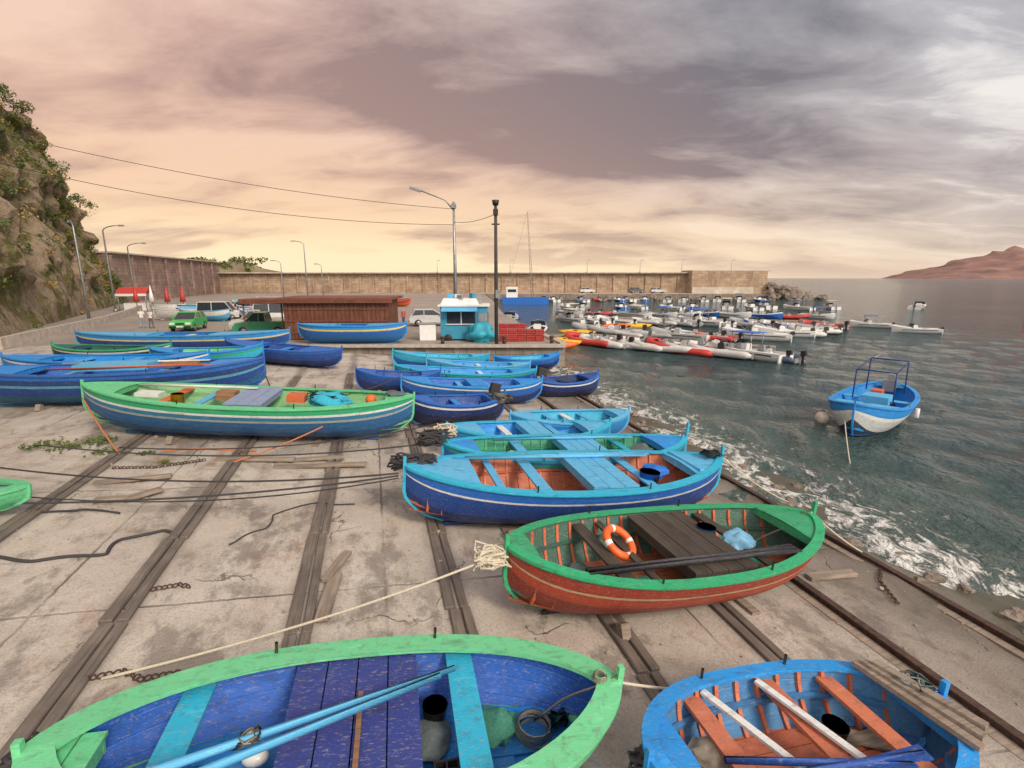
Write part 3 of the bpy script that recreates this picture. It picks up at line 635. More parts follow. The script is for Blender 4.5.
for i in range(120):
    u=i/119; X=2450+u*2600; hh=(min(1,u*3.0)**.9)*215*(1+.12*mn.noise(Vector((u*9,1,0)))+.07*mn.noise(Vector((u*30,1,0))))
    P_.append([(X+k*90*.5,3000+k*110-u*100+60*mn.noise(Vector((u*40,k*.8,1))),(-3+hh*(k/8)**.7*(1+.2*mn.noise(Vector((u*24,k*.6,2)))))) for k in range(9)])
mb.grid(P_,Mh,True,flip=True); mb.obj('distant_headland')
# ------------------------------------------------------------ water
t=NT('sea_water',.06,.5); t.b.inputs['IOR'].default_value=1.33
geo=t.new('ShaderNodeNewGeometry').outputs['Position']
sp=t.new('ShaderNodeSeparateXYZ'); t.L(geo,sp.inputs[0])
rc=t.math('ADD',t.math('MULTIPLY',sp.outputs[0],RX),t.math('MULTIPLY',sp.outputs[1],RY))
big=t.noise(t.mp(geo,(.05,.03,1)),1,4,.6)
deep=t.ramp(big,[(.3,(.028,.062,.072)),(.7,(.055,.105,.112))])
sh=t.math('MULTIPLY_ADD',rc,-.09,1.75,clamp=True)
c=t.mix(t.math('MULTIPLY',sh,.65),deep,(.11,.17,.145))
wv=t.new('ShaderNodeVectorMath',operation='ADD'); dn=t.new('ShaderNodeTexNoise'); t.L(geo,dn.inputs['Vector']); dn.inputs['Scale'].default_value=.8; t.L(geo,wv.inputs[0]); t.L(dn.outputs[1],wv.inputs[1])
f1=t.noise(t.mp(wv.outputs[0],(1.6,.8,1),rot=(0,0,-TH)),2.0,9,.78,.5)
band=t.math('MULTIPLY_ADD',t.math('ABSOLUTE',t.math('SUBTRACT',rc,10.4)),-.060,.170)
band=t.math('MAXIMUM',band,-.2)
ff=t.math('ADD',f1,band); foam=t.ramp(ff,[(.60,0),(.66,.95)])
c=t.mix(foam,c,(.80,.82,.80)); t.col(c)
t.L(t.math('MULTIPLY_ADD',foam,.5,.06),t.b.inputs['Roughness'])
w1=t.noise(t.mp(geo,(.9,.6,1),rot=(0,0,.5)),2.0,4,.6,.3); w2=t.noise(t.mp(geo,(1,.7,1),rot=(0,0,-.7)),7,5,.65,.3); w3=t.noise(t.mp(geo,(.4,.18,1),rot=(0,0,.2)),.8,5,.65,.4)
h=t.math('ADD',t.math('MULTIPLY',w1,1.1),t.math('MULTIPLY',w2,.42)); h=t.math('ADD',h,t.math('MULTIPLY',w3,2.4)); h=t.math('ADD',h,t.math('MULTIPLY',foam,.12))
t.bump(h,1,.42)
mb=MB(); P_=[]; NR=360; NA=360
for i in range(NR):
    rad=4.5*(9500/4.5)**((i/(NR-1))**1.35); row=[]
    for k in range(NA):
        an=math.radians(-62+165*k/(NA-1)); x,y=rad*sin(an),rad*cos(an)
        amp=.065*max(0,1-rad/80); z=0
        if amp>0:
            z=amp*(sin(.9*x+1.3*y+2*mn.noise(Vector((x*.25,y*.25,0))))+.8*sin(2.1*x-.9*y+3*mn.noise(Vector((x*.4,y*.4,4))))+1.8*mn.noise(Vector((x*.8,y*.6,2))))
        row.append((x,y,z))
    P_.append(row)
mb.grid(P_,t.m,True,flip=True); mb.obj('sea_water')
# ------------------------------------------------------------ marina boats
M_seat=simple('seat_cushion',(.35,.35,.34),.6)
def rib(tube_m,inn,eng):
    mb=MB(); L=5.2;w=.95
    path=[]
    for i in range(25):
        u=i/24
        if u<.4: x=-L/2+u/.4*L*.62; y=w
        elif u>.6: x=-L/2+(1-u)/.4*L*.62; y=-w
        else: a=(u-.5)/.1*pi/2; x=-L/2+L*.62+cos(a)*L*.38; y=-w*sin(a)
        path.append((x,y,.30+.36*max(0,(x+L*.1)/(L*.6))**2))
    mb.tube(path,[.12]+[.26]*23+[.12],tube_m,9)
    mb.grid([[(x,-w*k,.1+.12*abs(k)) for k in(1,.5,0,-.5,-1)] for x in(-L/2,-1,0,1,1.7)],inn,False)
    mb.grid([[(x,y*w*(1 if x<1 else .6 if x<2 else .1),-.2 if abs(y)<.1 else .15) for y in(-1,0,1)] for x in(-L/2,0,1.2,2.1,2.4)],inn,False)
    mb.box((-L/2+.05,0,.25),(.08,1.6,.35),M_grey); mb.box((-.2,0,.5),(.45,.5,.75),inn,taper=.8); mb.box((.0,0,.95),(.04,.5,.25),M_glass,(0,-.4,0))
    mb.box((-1.0,0,.38),(.5,.9,.35),M_seat); mb.torus((-.5,0,.85),.15,.02,M_black,(0,1.2,0),12,5); outboard(mb,-L/2,.55,eng,0,-1,1.25)
    for k in range(3): mb.box((-.9+k*.9,w+.2,.32),(.5,.02,.06),M_black); mb.box((-.9+k*.9,-w-.2,.32),(.5,.02,.06),M_black)
    return mb.mesh('inflatable_boat')
def motor(hc,dc,cab,eng):
    mb=MB(); L=5.6; ts=[-1+2*i/16 for i in range(17)]
    hb=lambda t:1.0*(1 if t<0 else max(0,1-t**2.4)**.8); zg=lambda t:.62+.33*max(0,t)**2
    for sg in(1,-1):
        mb.grid([[(t*L/2+.25*f*max(0,t)**4,sg*hb(t)*y_,-.25+(zg(t)+.25)*f) for f,y_ in((0,.0),(.25,.6),(.5,.88),(.8,.97),(1,1))] for t in ts],hc,True,flip=(sg<0))
        mb.grid([[(t*L/2+.25*max(0,t)**4,sg*hb(t)*1.03,zg(t)),(t*L/2,sg*max(0,hb(t)-.2),zg(t)+.04),(t*L/2,sg*max(0,hb(t)-.22),zg(t)-.4 if t<.35 else zg(t)+.05)] for t in ts],dc,False,flip=(sg<0))
    mb.grid([[(t*L/2,y*(hb(t)-.18),.22) for y in(-1,1)] for t in ts if t<=.4],M_seat,False,flip=True)
    mb.grid([[(t*L/2,y*max(0,hb(t)-.18),zg(t)+.05+.1*(1-y*y)) for y in(-1,-.5,0,.5,1)] for t in ts if t>=.25],dc,True,flip=True)
    mb.box((-L/2,0,.2),(.08,1.95,.8),hc)
    mb.box((.2,0,.65),(.6,.8,.8),dc,taper=.85); mb.box((-1.2,0,.45),(.5,1.4,.4),M_seat)
    if cab:
        for sy in(-.8,.8):
            for sx in(-.6,.9): mb.cyl((sx,sy,.6),(sx,sy*.95,1.85),.03,M_metal,6)
        mb.box((.15,0,1.88),(1.9,1.8,.06),cab)
    mb.grid([[(.75,-.75,.85),(.45,-.7,1.3)],[(1.15,0,.9),(.75,0,1.35)],[(.75,.75,.85),(.45,.7,1.3)]],M_glass,False)
    mb.tube([(1.0,-.85,.85),(1.4,-.75,1.2),(2.7,-.1,1.35),(2.7,.1,1.35),(1.4,.75,1.2),(1.0,.85,.85)],.018,M_metal,6)
    mb.box((-.2,1.0,.45),(4.2,.02,.08),M_black); mb.box((-.2,-1.0,.45),(4.2,.02,.08),M_black)
    outboard(mb,-L/2,.5,eng,0,-1,1.1); return mb.mesh('motorboat')
tubeW=simple('hypalon_white',(.60,.60,.59),.5,var=.1); tubeG=simple('hypalon_grey',(.34,.36,.38),.5,var=.1); tubeR=simple('hypalon_red',(.5,.05,.04),.5); tubeN=simple('hypalon_navy',(.06,.08,.14),.5)
M_inn=simple('boat_interior_grey',(.42,.43,.43),.6); awn=simple('blue_canvas',(.05,.14,.5),.8); awc=simple('cream_canvas',(.6,.55,.45),.8)
ribs_=[rib(tubeW,M_inn,M_black),rib(tubeG,M_white,M_black),rib(tubeW,tubeG,M_grey),rib(tubeN,M_white,M_black),rib(tubeR,M_inn,M_black),rib(tubeG,tubeG,M_black)]
mots=[motor(M_white,M_white,None,M_black),motor(M_white,M_white,awn,M_black),motor(paint(BLUE,.2),M_white,None,M_white),motor(M_white,tubeG,awc,M_grey),motor(M_white,M_inn,None,M_black)]
def row(a,b,n,hd,pm=.3,js=.25,jh=.2):
    for i in range(n):
        u=i/(n-1); x=a[0]+(b[0]-a[0])*u+U(-js,js); y=a[1]+(b[1]-a[1])*u+U(-js,js)
        if R()<pm: place('motorboat',random.choice(mots),(x,y,.02),(U(-.04,.04),U(-.03,.03),hd+U(-jh,jh)),0,U(.8,1.0))
        else: place('inflatable_boat',random.choice(ribs_[:3]*2+ribs_),(x,y,.02),(U(-.04,.04),U(-.03,.03),hd+U(-jh,jh)),0,U(.8,1.05))
row((6.6,42.6),(18.0,34.4),10,2.35,.1)
row((8.6,51.5),(19,45),7,2.4,.3,.7,.3)
row((23,46.5),(31,51.5),4,2.7,.4,.8,.4)
row((7.0,65),(34,57),13,2.2,.45,.9,.3)
row((9.0,76),(42,70),11,-.9,.6,1.2,.4)
row((10,92),(56,92),11,1.8,.9,2.5,.6)
row((6,122),(60,121),13,1.5,.9,2,.5)
for x,y,a,k,s_ in((42,52,2.75,0,.72),(41.5,58,2.6,1,.7),(74,92,.7,0,1),(-.5,63,1.2,4,1),(2.5,50,1.4,0,1),(33,54,2.9,4,.75)): place('motorboat',mots[k],(x,y,.02),(0,0,a),0,s_)
mb=MB()
for p_,q_,w in(((6.5,46.8),(20,37.8),1.3),((6,69.5),(38,60.5),1.6),((2.2,44),(7,47.5),1.4)):
    l=hypot(q_[0]-p_[0],q_[1]-p_[1]); mb.box(((p_[0]+q_[0])/2,(p_[1]+q_[1])/2,.3),(l,w,.35),M_woodx,(0,0,atan2(q_[1]-p_[1],q_[0]-p_[0])))
mb.obj('floating_pontoon')
for i,(x,y,a,m) in enumerate(((2.9,42.5,.3,M_yellow),(4.1,41.6,.2,M_yellow),(3.6,40.5,.15,M_orange),(4.6,43.4,.4,M_yellow),(11.8,56.5,.2,M_orange),(6.5,50,-.3,M_yellow),(14,57,0,M_yellow))):
    mb=MB(); mb.tube([(-1.9,0,.35),(-1.5,0,.22),(-.7,0,.16),(.7,0,.16),(1.5,0,.22),(1.9,0,.35)],[.03,.2,.36,.36,.2,.03],m,8); mb.torus((-.1,0,.45),.28,.04,M_black,(0,0,0),12,5); mb.obj('kayak',(x,y,.05),(0,0,a))
def em(mb,L,zt,yi,half):
    z=zt(0); pf=paint(NAVY,.3)
    for sx,h in((-.30,1.35),(.06,1.15)):
        for s_ in(1,-1): mb.cyl((sx*L,s_*.66,z),(sx*L*1.02,s_*.64,z+h),.028,pf,7)
        mb.tube([(sx*L*1.02,-.64,z+h),(sx*L*1.02,.64,z+h)],.03,pf,7)
    for s_ in(1,-1): mb.tube([(-.306*L,s_*.64,z+1.33),(.061*L,s_*.64,z+1.13)],.022,pf,6)
    mb.box((-L*.44,0,z+.1),(.12,.5,.5),M_metal); mb.box((-L*.08,0,z-.1),(.9,.9,.35),paint(LBL,.2)); outboard(mb,-L*.47,z+.15,M_grey,0,-1,1.2)
    mb.tube([(-L*.3,-.6,z+1.3),(-L*.47,-.3,z+1.6)],.02,M_metal,6); mb.box((-L*.25,-.2,z-.05),(.5,.4,.3),paint(ORG,.2)); mb.ell((L*.2,0,z-.1),(.4,.3,.12),paint(BLUE,.2),12,8,.2)
    for s_ in(1,-1): mb.cyl((0,s_*(half(0)+.08),z-.5),(0,s_*(half(0)+.08),z-.15),.08,M_white,10)
boat((16.6,21.4),(12.1,17.1),2.6,1.2,hull=((.30,(.03,.05,.08)),(.62,(.6,.64,.66)),(.72,(.75,.77,.77)),(1,SKY)),rail=SKY,rw=.14,inner=SKY,floor=BLUE,deck=LBL,dk=(.9,.55),thw=((-.2,.3,LBL),(.2,.25,LBL)),extra=em,z=-.28,pitch=0,sheer=.32,p=2.8,q=.6)
mb=MB(); mb.ell((0,0,0),(.26,.26,.26),simple('buoy_float',(.62,.56,.48),.5),16,10); mb.torus((0,0,.27),.05,.015,M_iron,(pi/2,0,0),10,5); mb.obj('mooring_buoy',(12.1,18.8,.25))
mb=MB(); mb.ell((0,0,0),(.5,.5,.45),M_orange,14,8); mb.cyl((0,0,.3),(0,0,1.0),.08,M_orange,8); mb.obj('mooring_buoy',(74,72,.2))
mb=MB(); mb.prism([(-4.5,-1.8),(3.5,-1.8),(5.5,0),(3.5,1.8),(-4.5,1.8)],-.3,1.5,paint(BLUE,.3)); mb.box((-2.4,0,2.6),(2.4,2.4,2.2),M_white); mb.box((-2.4,-1.21,2.9),(1.8,.03,.6),M_glass)
Mcr=paint((.40,.30,.26),.3)
for a in(-.25,.25):
    for b in(-.25,.25): mb.tube([(2+a,b,1.5),(.8+a*.3,b*.3,19)],.05,Mcr,5)
for k in range(22):
    z0=1.5+k*.8; f0=(z0-1.5)/17.5; f1=(z0-.7)/17.5; w0=.25*(1-.7*f0); w1=.25*(1-.7*f1); x0=2-1.2*f0; x1=2-1.2*f1
    s_=1 if k%2 else -1
    for b in(-1,1): mb.tube([(x0-s_*w0,b*w0,z0),(x1+s_*w1,b*w1,z0+.8)],.03,Mcr,4); mb.tube([(x0+b*w0,-s_*w0,z0),(x1+b*w1,s_*w1,z0+.8)],.03,Mcr,4)
mb.tube([(.8,0,19),(-3.4,0,3.7)],.02,M_black,4); mb.obj('crane_barge',(2.4,109,0))
# ------------------------------------------------------------ kiosks
Mbk=woodmat('brown_boards',(.20,.08,.05),2,.7); Mrf=simple('dark_roof',(.20,.075,.055),.8,sc=2)
mb=MB()
mb.box((0,0,1.35),(7.0,3.4,2.7),Mbk)
for k in range(24): mb.box((-3.4+k*.295,-1.72,1.35),(.25,.05,2.6),Mbk)
for z in(.5,1.3,2.1): mb.box((0,-1.76,z),(7.05,.05,.1),Mbk)
mb.box((0,0,2.82),(7.7,4.1,.18),Mrf); mb.box((0,-2.02,2.65),(7.7,.06,.25),Mbk)
mb.box((-5.2,.6,2.7),(3.2,3.4,.12),Mrf); mb.box((-5.2,-1.1,2.58),(3.2,.06,.3),Mbk)
for x in(-6.6,-4.0): mb.cyl((x,-.9,0),(x,-.9,2.65),.06,Mbk,6)
mb.obj('wooden_kiosk',(-12.0,36.0,1.4),(0,0,.03),.01)
Mb1=paint((.03,.28,.46),.4,.42,False)
mb=MB(); mb.box((0,0,1.2),(3.2,2.4,2.2),Mb1); mb.box((-.2,-1.215,1.55),(1.9,.04,.8),M_glass); mb.box((-.2,-1.235,1.12),(2.1,.12,.06),M_white); mb.box((1.25,-1.215,1.0),(.6,.04,1.7),M_grey)
mb.box((-.2,-1.24,1.55),(.06,.05,.8),M_white)
mb.box((1.62,0,1.5),(.04,1.5,.7),M_glass); mb.box((0,0,2.36),(3.5,2.7,.12),M_white); mb.box((-.3,0,2.62),(2.6,1.8,.4),M_white,taper=.85); mb.box((.9,.3,2.75),(.7,.6,.5),M_grey)
mb.box((-.3,-1.55,2.15),(2.4,.75,.04),paint(LBL,.2),(.35,0,0)); mb.box((-.9,0,2.95),(.5,.5,.3),paint(LBL,.2))
for k in range(7): mb.box((U(-1.3,1.2),U(-.8,.6),2.95),(U(.2,.5),U(.2,.5),U(.2,.45)),random.choice((M_white,M_grey,Mb1,M_woodx)),(0,0,U(0,1)))
for x in(-1.1,1.1): mb.cyl((x,-1.1,.2),(x,-1.3,.2),.26,M_black,14)
mb.obj('blue_kiosk',(-3.3,35.2,1.4),(0,0,.05),.01)
mb=MB(); mb.ell((0,0,.5),(1.0,.7,.75),simple('turquoise_tarp',(.03,.36,.5),.55,sc=3,bump=.7),18,12,.3,4); mb.obj('tarpaulin_heap',(-2.1,33.3,1.4))
mb=MB(); mb.box((0,0,.55),(1.1,.8,1.1),M_white); mb.box((0,0,1.13),(1.2,.9,.08),M_grey); mb.obj('white_ice_box',(-5.8,34.3,1.4),(0,0,.2),.03)
Mrc=paint((.40,.035,.03),.3,.42,False)
mb=MB()
for i in range(5):
    for k in range(3 if i<3 else 2):
        for zz in(0,.12,.24): mb.box((i*.62,U(-.05,.05),.1+k*.4+zz),(.56,.5,.09),Mrc)
        for sx in(-.26,.26): mb.box((i*.62+sx,-.24,.22+k*.4),(.05,.05,.36),Mrc)
mb.obj('stacked_red_crates',(-.6,33.6,1.4),(0,0,.1))
# ------------------------------------------------------------ cars
def car(c,loc,rot,kind=0):
    mb=MB(); m=simple('car_paint',c,.25,.1,.05,3,0); L=3.9;W=1.62
    prof=[(-1.95,.35),(-1.97,.75),(-1.85,.95),(-.9,1.0),(.95,.95),(1.75,.8),(1.93,.6),(1.95,.32)]
    if kind==1: prof=[(-2.1,.35),(-2.12,1.0),(-.3,1.0),(.95,1.0),(1.8,.9),(2.0,.6),(2.0,.32)]
    n=len(prof)
    vs=[(x,-W/2*(.95 if z>.7 else 1),z) for x,z in prof]+[(x,W/2*(.95 if z>.7 else 1),z) for x,z in prof]
    mb.add(vs,[tuple(range(n)),tuple(range(2*n-1,n-1,-1))]+[(i,i+n,(i+1)%n+n,(i+1)%n) for i in range(n)],m)
    if kind==0: cab=[(-1.75,.97),(-1.45,1.42),(.1,1.45),(.95,.95)]
    elif kind==1: cab=[(-.35,1.0),(-.25,1.6),(.5,1.62),(1.1,1.0)]
    else: cab=[(-1.9,.97),(-1.8,1.8),(.7,1.8),(1.35,.95)]
    vs=[(x,-W/2*(.93 if z<1.1 else .76),z) for x,z in cab]+[(x,W/2*(.93 if z<1.1 else .76),z) for x,z in cab]
    mb.add(vs,[(0,1,2,3),(7,6,5,4),(0,4,5,1),(2,6,7,3)],M_glass)
    mb.box(((cab[1][0]+cab[2][0])/2,0,cab[1][1]+.02),(cab[2][0]-cab[1][0]+.1,W*.78,.06),m)
    for sy in(-1,1):
        for a,b in((0,1),(2,3)): mb.tube([(cab[a][0],sy*W/2*(.94 if a!=2 else .78),cab[a][1]),(cab[b][0],sy*W/2*(.78 if b==1 else .94),cab[b][1])],.04,m,4)
        mx=(cab[1][0]+cab[2][0])/2; mb.tube([(mx,sy*W/2*.94,1),(mx,sy*W/2*.78,cab[1][1])],.04,m,4)
        mb.box((.75,sy*W*.54,1.02),(.12,.14,.12),m)
        for sx in(-1.2,1.25): mb.cyl((sx,sy*W*.42,.31),(sx,sy*W*.51,.31),.31,M_black,16); mb.cyl((sx,sy*W*.5,.31),(sx,sy*W*.515,.31),.18,M_metal,12)
    for sy in(-.55,.55): mb.box((1.9,sy,.68),(.12,.34,.16),M_white); mb.box((-1.96,sy*1.15,.78),(.06,.2,.2),M_orange)
    mb.box((1.97,0,.42),(.08,1.5,.16),M_black); mb.box((-1.97,0,.42),(.08,1.5,.16),M_black); mb.box((2.02,0,.45),(.01,.5,.1),M_white); mb.box((1.95,0,.68),(.03,.6,.12),M_black)
    mb.obj('parked_car',(loc[0],loc[1],1.405 if loc[1]<130 else 1.605),(0,0,rot),.02)
car((.05,.45,.10),(-26.4,41),-pi/2+.25); car((.42,.44,.42),(-20.6,40.5),pi+.5,1); car((.08,.36,.2),(-18.9,38.2),pi+.15,1); car((.7,.7,.7),(-22.5,48),.4,2)
car((.55,.56,.58),(-7.2,45),.2); car((.03,.04,.1),(-15,54),2.9); car((.3,.31,.33),(-31,60),1.2); car((.65,.65,.65),(-29.5,51),.2,2); car((.6,.6,.6),(20,135.5),.1); car((.1,.1,.12),(33,134.6),.1); car((.5,.5,.52),(38.5,134.4),.1)
mb=MB()
for k in range(4):
    x=k*1.9; mb.cyl((x,0,0),(x,0,3.2),.05,M_metal,6); mb.tube([(x,0,1.3),(x,0,2.0),(x,0,3.3)],[.32,.24,.04],tubeR if k!=1 else M_white,8); mb.cyl((x,0,0),(x,0,.12),.3,M_conc,12)
mb.obj('closed_parasols',(-46,62,1.4))
mb=MB()
for sx in(-1.5,1.5):
    for sy in(-1.2,1.2): mb.cyl((sx,sy,0),(sx,sy,2.2),.05,M_metal,6)
mb.add([(-1.7,-1.4,2.2),(1.7,-1.4,2.2),(1.7,0,3.0),(-1.7,0,3.0),(-1.7,1.4,2.2),(1.7,1.4,2.2)],[(0,1,2,3),(3,2,5,4)],tubeR); mb.add([(-1.7,-1.42,2.2),(1.7,-1.42,2.2),(1.7,-1.42,1.9),(-1.7,-1.42,1.9)],[(3,2,1,0)],M_white)
mb.box((0,0,.5),(2.6,.7,1.0),M_white); mb.obj('red_market_stall',(-49,66,1.4),(0,0,.3))
# ------------------------------------------------------------ lamps, poles, cables
def lamp(x,y,z0,H,dx,dy=0,arm=1.8,r=.09,rise=.5,name='street_lamp'):
    mb=MB(); mb.cyl((0,0,0),(0,0,.4),r*1.8,M_metal,10)
    l=hypot(dx,dy) or 1; ux,uy=dx/l,dy/l
    pts=[(0,0,0),(0,0,H*.5),(0,0,H-rise*1.3)]+[(ux*arm*(1-cos(a)),uy*arm*(1-cos(a)),H-rise*1.3+rise*1.3*sin(a)) for a in(.35,.7,1.05,1.4)]
    mb.tube(pts,[r,r*.8,r*.6]+[r*.45]*4,M_metal,9)
    e=pts[-1]; mb.box((e[0]+ux*.3,e[1]+uy*.3,e[2]-.02),(.75,.28,.14),M_grey,(0,0,atan2(uy,ux)),.8); mb.box((e[0]+ux*.3,e[1]+uy*.3,e[2]-.10),(.55,.2,.05),M_white,(0,0,atan2(uy,ux)))
    mb.obj(name,(x,y,z0))
lamp(-38.2,45.4,1.4,9.1,-.6,.5,1.3,.13); lamp(-49.5,63,1.4,10.4,1,0,2.4,.13); lamp(-56.5,76,1.4,9.2,1,0,2.6,.13); lamp(-37,92,1.4,10.6,-1,0,2,.13)
lamp(-45,100,1.4,7.5,-1,0,1.6,.12); lamp(-39,105,1.4,7,-1,.3,1.2,.12)
mb=MB(); mb.tube([(0,0,0),(0,0,5),(0,0,9.6)],[.14,.12,.08],M_metal,10); mb.tube([(0,0,9.0),(-.6,-.1,9.7),(-2.4,-.3,10.35)],[.06,.05,.05],M_metal,8); mb.box((-2.7,-.33,10.4),(.8,.3,.16),M_grey,(0,.3,.1)); mb.box((0,0,9.3),(.35,.35,.3),M_grey); mb.obj('street_lamp',(-4.25,38.3,1.4))
mb=MB(); mb.tube([(0,0,0),(0,0,4.5),(0,0,8.5)],[.12,.11,.09],simple('dark_pole',(.05,.045,.045),.7),10); mb.cyl((0,0,8.5),(0,0,8.8),.17,M_black,10,.22); mb.box((0,0,8.1),(.3,.3,.35),M_black); mb.box((.12,-.1,3.2),(.3,.25,.5),M_grey); mb.box((0,0,7.4),(.5,.08,.08),M_black); mb.obj('utility_pole',(-1.0,31.95,1.4))
for x in(-20,-.5,20,34,45,58): lamp(x,138.2-.02*(x+84)+.4,7.0,3.2,1,0,.3,.06,.2)
mb=MB(); mb.tube(sag((-36.5,31,15.5),(-4.25,38.3,10.5),.9,30),.018,M_black,5); mb.tube(sag((-36.5,30,13.9),(-4.25,38.3,9.4),1.3,30),.018,M_black,5); mb.tube(sag((-4.25,38.3,9.6),(-1,31.95,9.4),.2,8),.018,M_black,5); mb.obj('overhead_cable')
# ------------------------------------------------------------ people
def person(loc,rot,shirt,pants,h=1.74,step=.18):
    V=[(0,0,.93),(0,0,1.12),(0,0,1.36),(0,0,1.50),(0,.01,1.60),(0,.02,1.72),
       (.10,0,.88),(.11,step*.5,.50),(.12,step-.05,.09),(.12,step+.13,.04),(-.10,0,.88),(-.11,-step*.2,.50),(-.12,-step,.10),(-.12,-step+.17,.04),
       (.19,0,1.41),(.25,-.04,1.14),(.24,.06,.90),(.24,.1,.80),(-.19,0,1.41),(-.25,.04,1.14),(-.24,.12,.92),(-.24,.16,.82)]
    E=[(0,1),(1,2),(2,3),(3,4),(4,5),(0,6),(6,7),(7,8),(8,9),(0,10),(10,11),(11,12),(12,13),(2,14),(14,15),(15,16),(16,17),(2,18),(18,19),(19,20),(20,21)]
    rd=[.15,.14,.16,.06,.085,.075,.10,.065,.045,.04,.10,.065,.045,.04,.065,.045,.033,.03,.065,.045,.033,.03]
    me=bpy.data.meshes.new('person'); me.from_pydata(V,E,[]); o=bpy.data.objects.new('person',me); scene.collection.objects.link(o)
    t=NT('clothing_and_skin',.85); co=t.co(); sp=t.new('ShaderNodeSeparateXYZ'); t.L(co,sp.inputs[0])
    ax=t.math('ABSOLUTE',sp.outputs[0]); c=t.ramp(t.math('MULTIPLY',sp.outputs[2],.5),[(.0,(.1,.08,.06)),(.04,pants),(.46,shirt),(.725,(.45,.28,.2)),(.86,(.03,.02,.015))],'CONSTANT')
    arm=t.math('MULTIPLY',t.math('GREATER_THAN',ax,.18),t.math('LESS_THAN',sp.outputs[2],1.2)); c=t.mix(arm,c,(.45,.28,.2)); t.col(c); me.materials.append(t.m)
    m=o.modifiers.new('skin','SKIN')
    for i,q in enumerate(me.skin_vertices[0].data): q.radius=(rd[i],rd[i]*.8); q.use_root=(i==0)
    m.use_smooth_shade=True
    s_=o.modifiers.new('sub','SUBSURF'); s_.levels=1; s_.render_levels=2
    o.location=loc; o.rotation_euler=(0,0,rot); o.scale=(h/1.8,)*3
person((-31.4,42.6,1.405),.3,(.75,.75,.73),(.3,.33,.4)); person((-30.5,42.4,1.405),-.2,(.75,.74,.72),(.12,.12,.15),1.7,.1)
person((-9.5,44,1.405),1,(.5,.1,.1),(.1,.1,.15),1.7,.1)
# ------------------------------------------------------------ world
w=bpy.data.worlds.new('World'); scene.world=w; w.use_nodes=True
SUN_AZ=math.radians(140); SUN_EL=math.radians(36)
class WT(NT):
    def __init__(s): s.t=w.node_tree; s.n=s.t.nodes
t=WT(); t.n.clear()
out=t.new('ShaderNodeOutputWorld'); bgA=t.new('ShaderNodeBackground'); bgB=t.new('ShaderNodeBackground'); ms=t.new('ShaderNodeMixShader')
sky=t.new('ShaderNodeTexSky'); sky.sky_type='NISHITA'; sky.sun_disc=False; sky.sun_elevation=SUN_EL; sky.sun_rotation=SUN_AZ
t.L(sky.outputs[0],bgA.inputs[0]); bgA.inputs[1].default_value=.08
co=t.co('Generated'); sp=t.new('ShaderNodeSeparateXYZ'); t.L(co,sp.inputs[0]); X,Y,Z=sp.outputs
zc=t.math('MAXIMUM',Z,0); dn=t.math('ADD',zc,.20)
cb=t.new('ShaderNodeCombineXYZ'); t.L(t.math('DIVIDE',X,dn),cb.inputs[0]); t.L(t.math('DIVIDE',Y,dn),cb.inputs[1])
pv=t.mp(cb.outputs[0],(.55,1.0,1),(1.2,4.3,0),(0,0,.75))
big=t.noise(pv,.95,3,.5,.5); med=t.noise(pv,2.8,10,.62,.4)
d=t.math('ADD',t.math('MULTIPLY',big,.64),t.math('MULTIPLY',med,.36))
wf=t.math('ADD',t.math('MULTIPLY',X,-1.3),t.math('MULTIPLY',zc,-.45)); wf=t.math('ADD',wf,.60,clamp=True)
litc=t.mix(wf,(.56,.57,.62),(.92,.66,.54)); midc=t.mix(wf,(.34,.345,.385),(.66,.44,.375)); drk=t.mix(wf,(.18,.185,.22),(.40,.27,.245))
def rampm(f,a,b): return t.ramp(f,[(a,0),(b,1)])
c=t.mix(rampm(d,.41,.48),drk,midc); c=t.mix(rampm(d,.48,.56),c,litc)
c=t.mix(rampm(t.math('ADD',d,t.math('MULTIPLY',X,.075)),.59,.65),c,(.92,.90,.88))
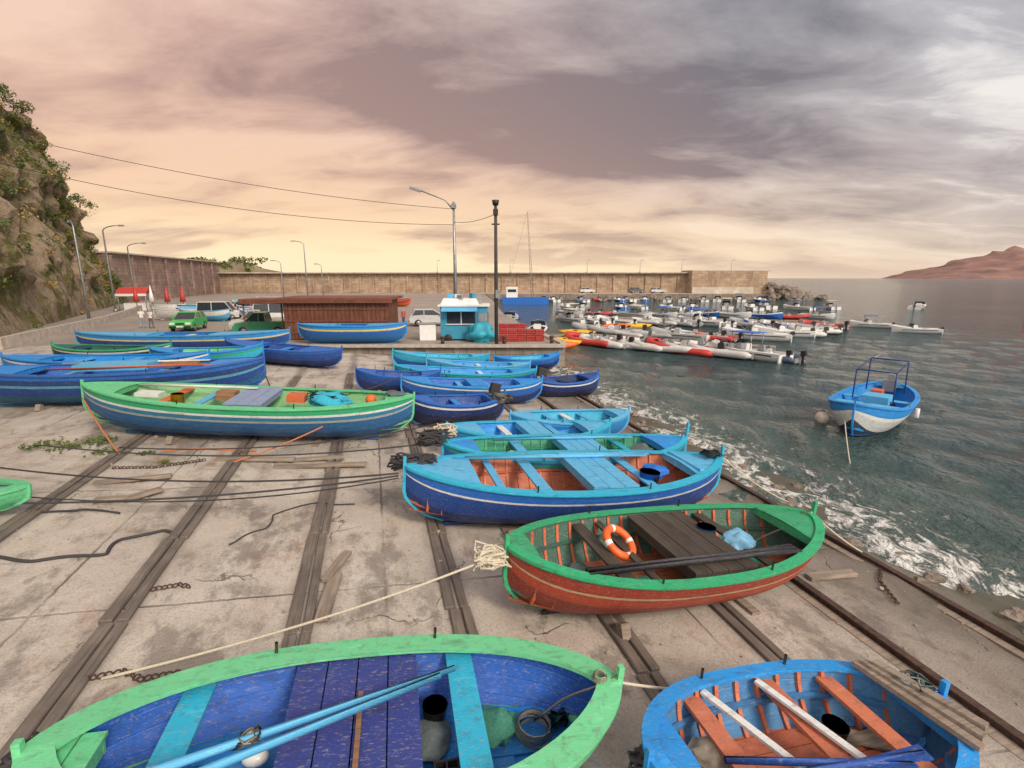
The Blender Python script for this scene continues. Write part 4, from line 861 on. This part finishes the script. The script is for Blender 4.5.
lowm=t.math('POWER',t.math('SUBTRACT',1,zc),4.5); fb=t.math('ADD',t.math('MULTIPLY',X,-1.1),1.0,clamp=True)
peach=t.mix(rampm(d,.43,.54),(.56,.31,.24),(1.0,.62,.38))
c=t.mix(t.math('MULTIPLY',t.math('MULTIPLY',lowm,fb),.95,clamp=True),c,peach)
gl=t.math('POWER',t.math('SUBTRACT',1,zc),10)
glm=t.math('MULTIPLY',gl,fb); glm=t.math('MULTIPLY',glm,t.ramp(d,[(.42,.25),(.53,1)]))
glm=t.math('MULTIPLY',glm,1.7,clamp=True)
c=t.mix(glm,c,t.mix(rampm(zc,.03,.2),(1.12,.90,.58),(1.0,.62,.33)))
hz=t.math('POWER',t.math('SUBTRACT',1,zc),24); c=t.mix(t.math('MULTIPLY',hz,.92),c,t.mix(fb,(.70,.50,.44),(1.15,.90,.58)))
rear_fill=t.math('ADD',t.math('MULTIPLY',Y,-1.3),.1,clamp=True)
c=t.mix(rear_fill,c,(1.7,1.52,1.36))  # unseen sky behind camera, brightness added to fill ground and boats
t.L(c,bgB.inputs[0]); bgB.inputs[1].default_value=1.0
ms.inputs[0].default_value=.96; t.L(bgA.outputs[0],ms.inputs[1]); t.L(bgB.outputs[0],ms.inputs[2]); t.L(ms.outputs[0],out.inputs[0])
sl=bpy.data.lights.new('sun','SUN'); sl.energy=2.6; sl.angle=math.radians(16); sl.color=(1,.84,.67)
so=bpy.data.objects.new('sun',sl); scene.collection.objects.link(so)
dv=Vector((sin(SUN_AZ)*cos(SUN_EL),cos(SUN_AZ)*cos(SUN_EL),sin(SUN_EL))); so.rotation_euler=dv.to_track_quat('Z','Y').to_euler()
# ------------------------------------------------------------ camera
cam=bpy.data.cameras.new('camera'); cam.sensor_width=36; cam.lens=36*500/1024; cam.clip_end=20000; cam.clip_start=.1
cob=bpy.data.objects.new('camera',cam); scene.collection.objects.link(cob); cob.location=(0,0,5.6); cob.rotation_euler=(math.radians(78),0,0); scene.camera=cob
scene.view_settings.view_transform='Standard'; scene.view_settings.look='None'; scene.view_settings.exposure=0
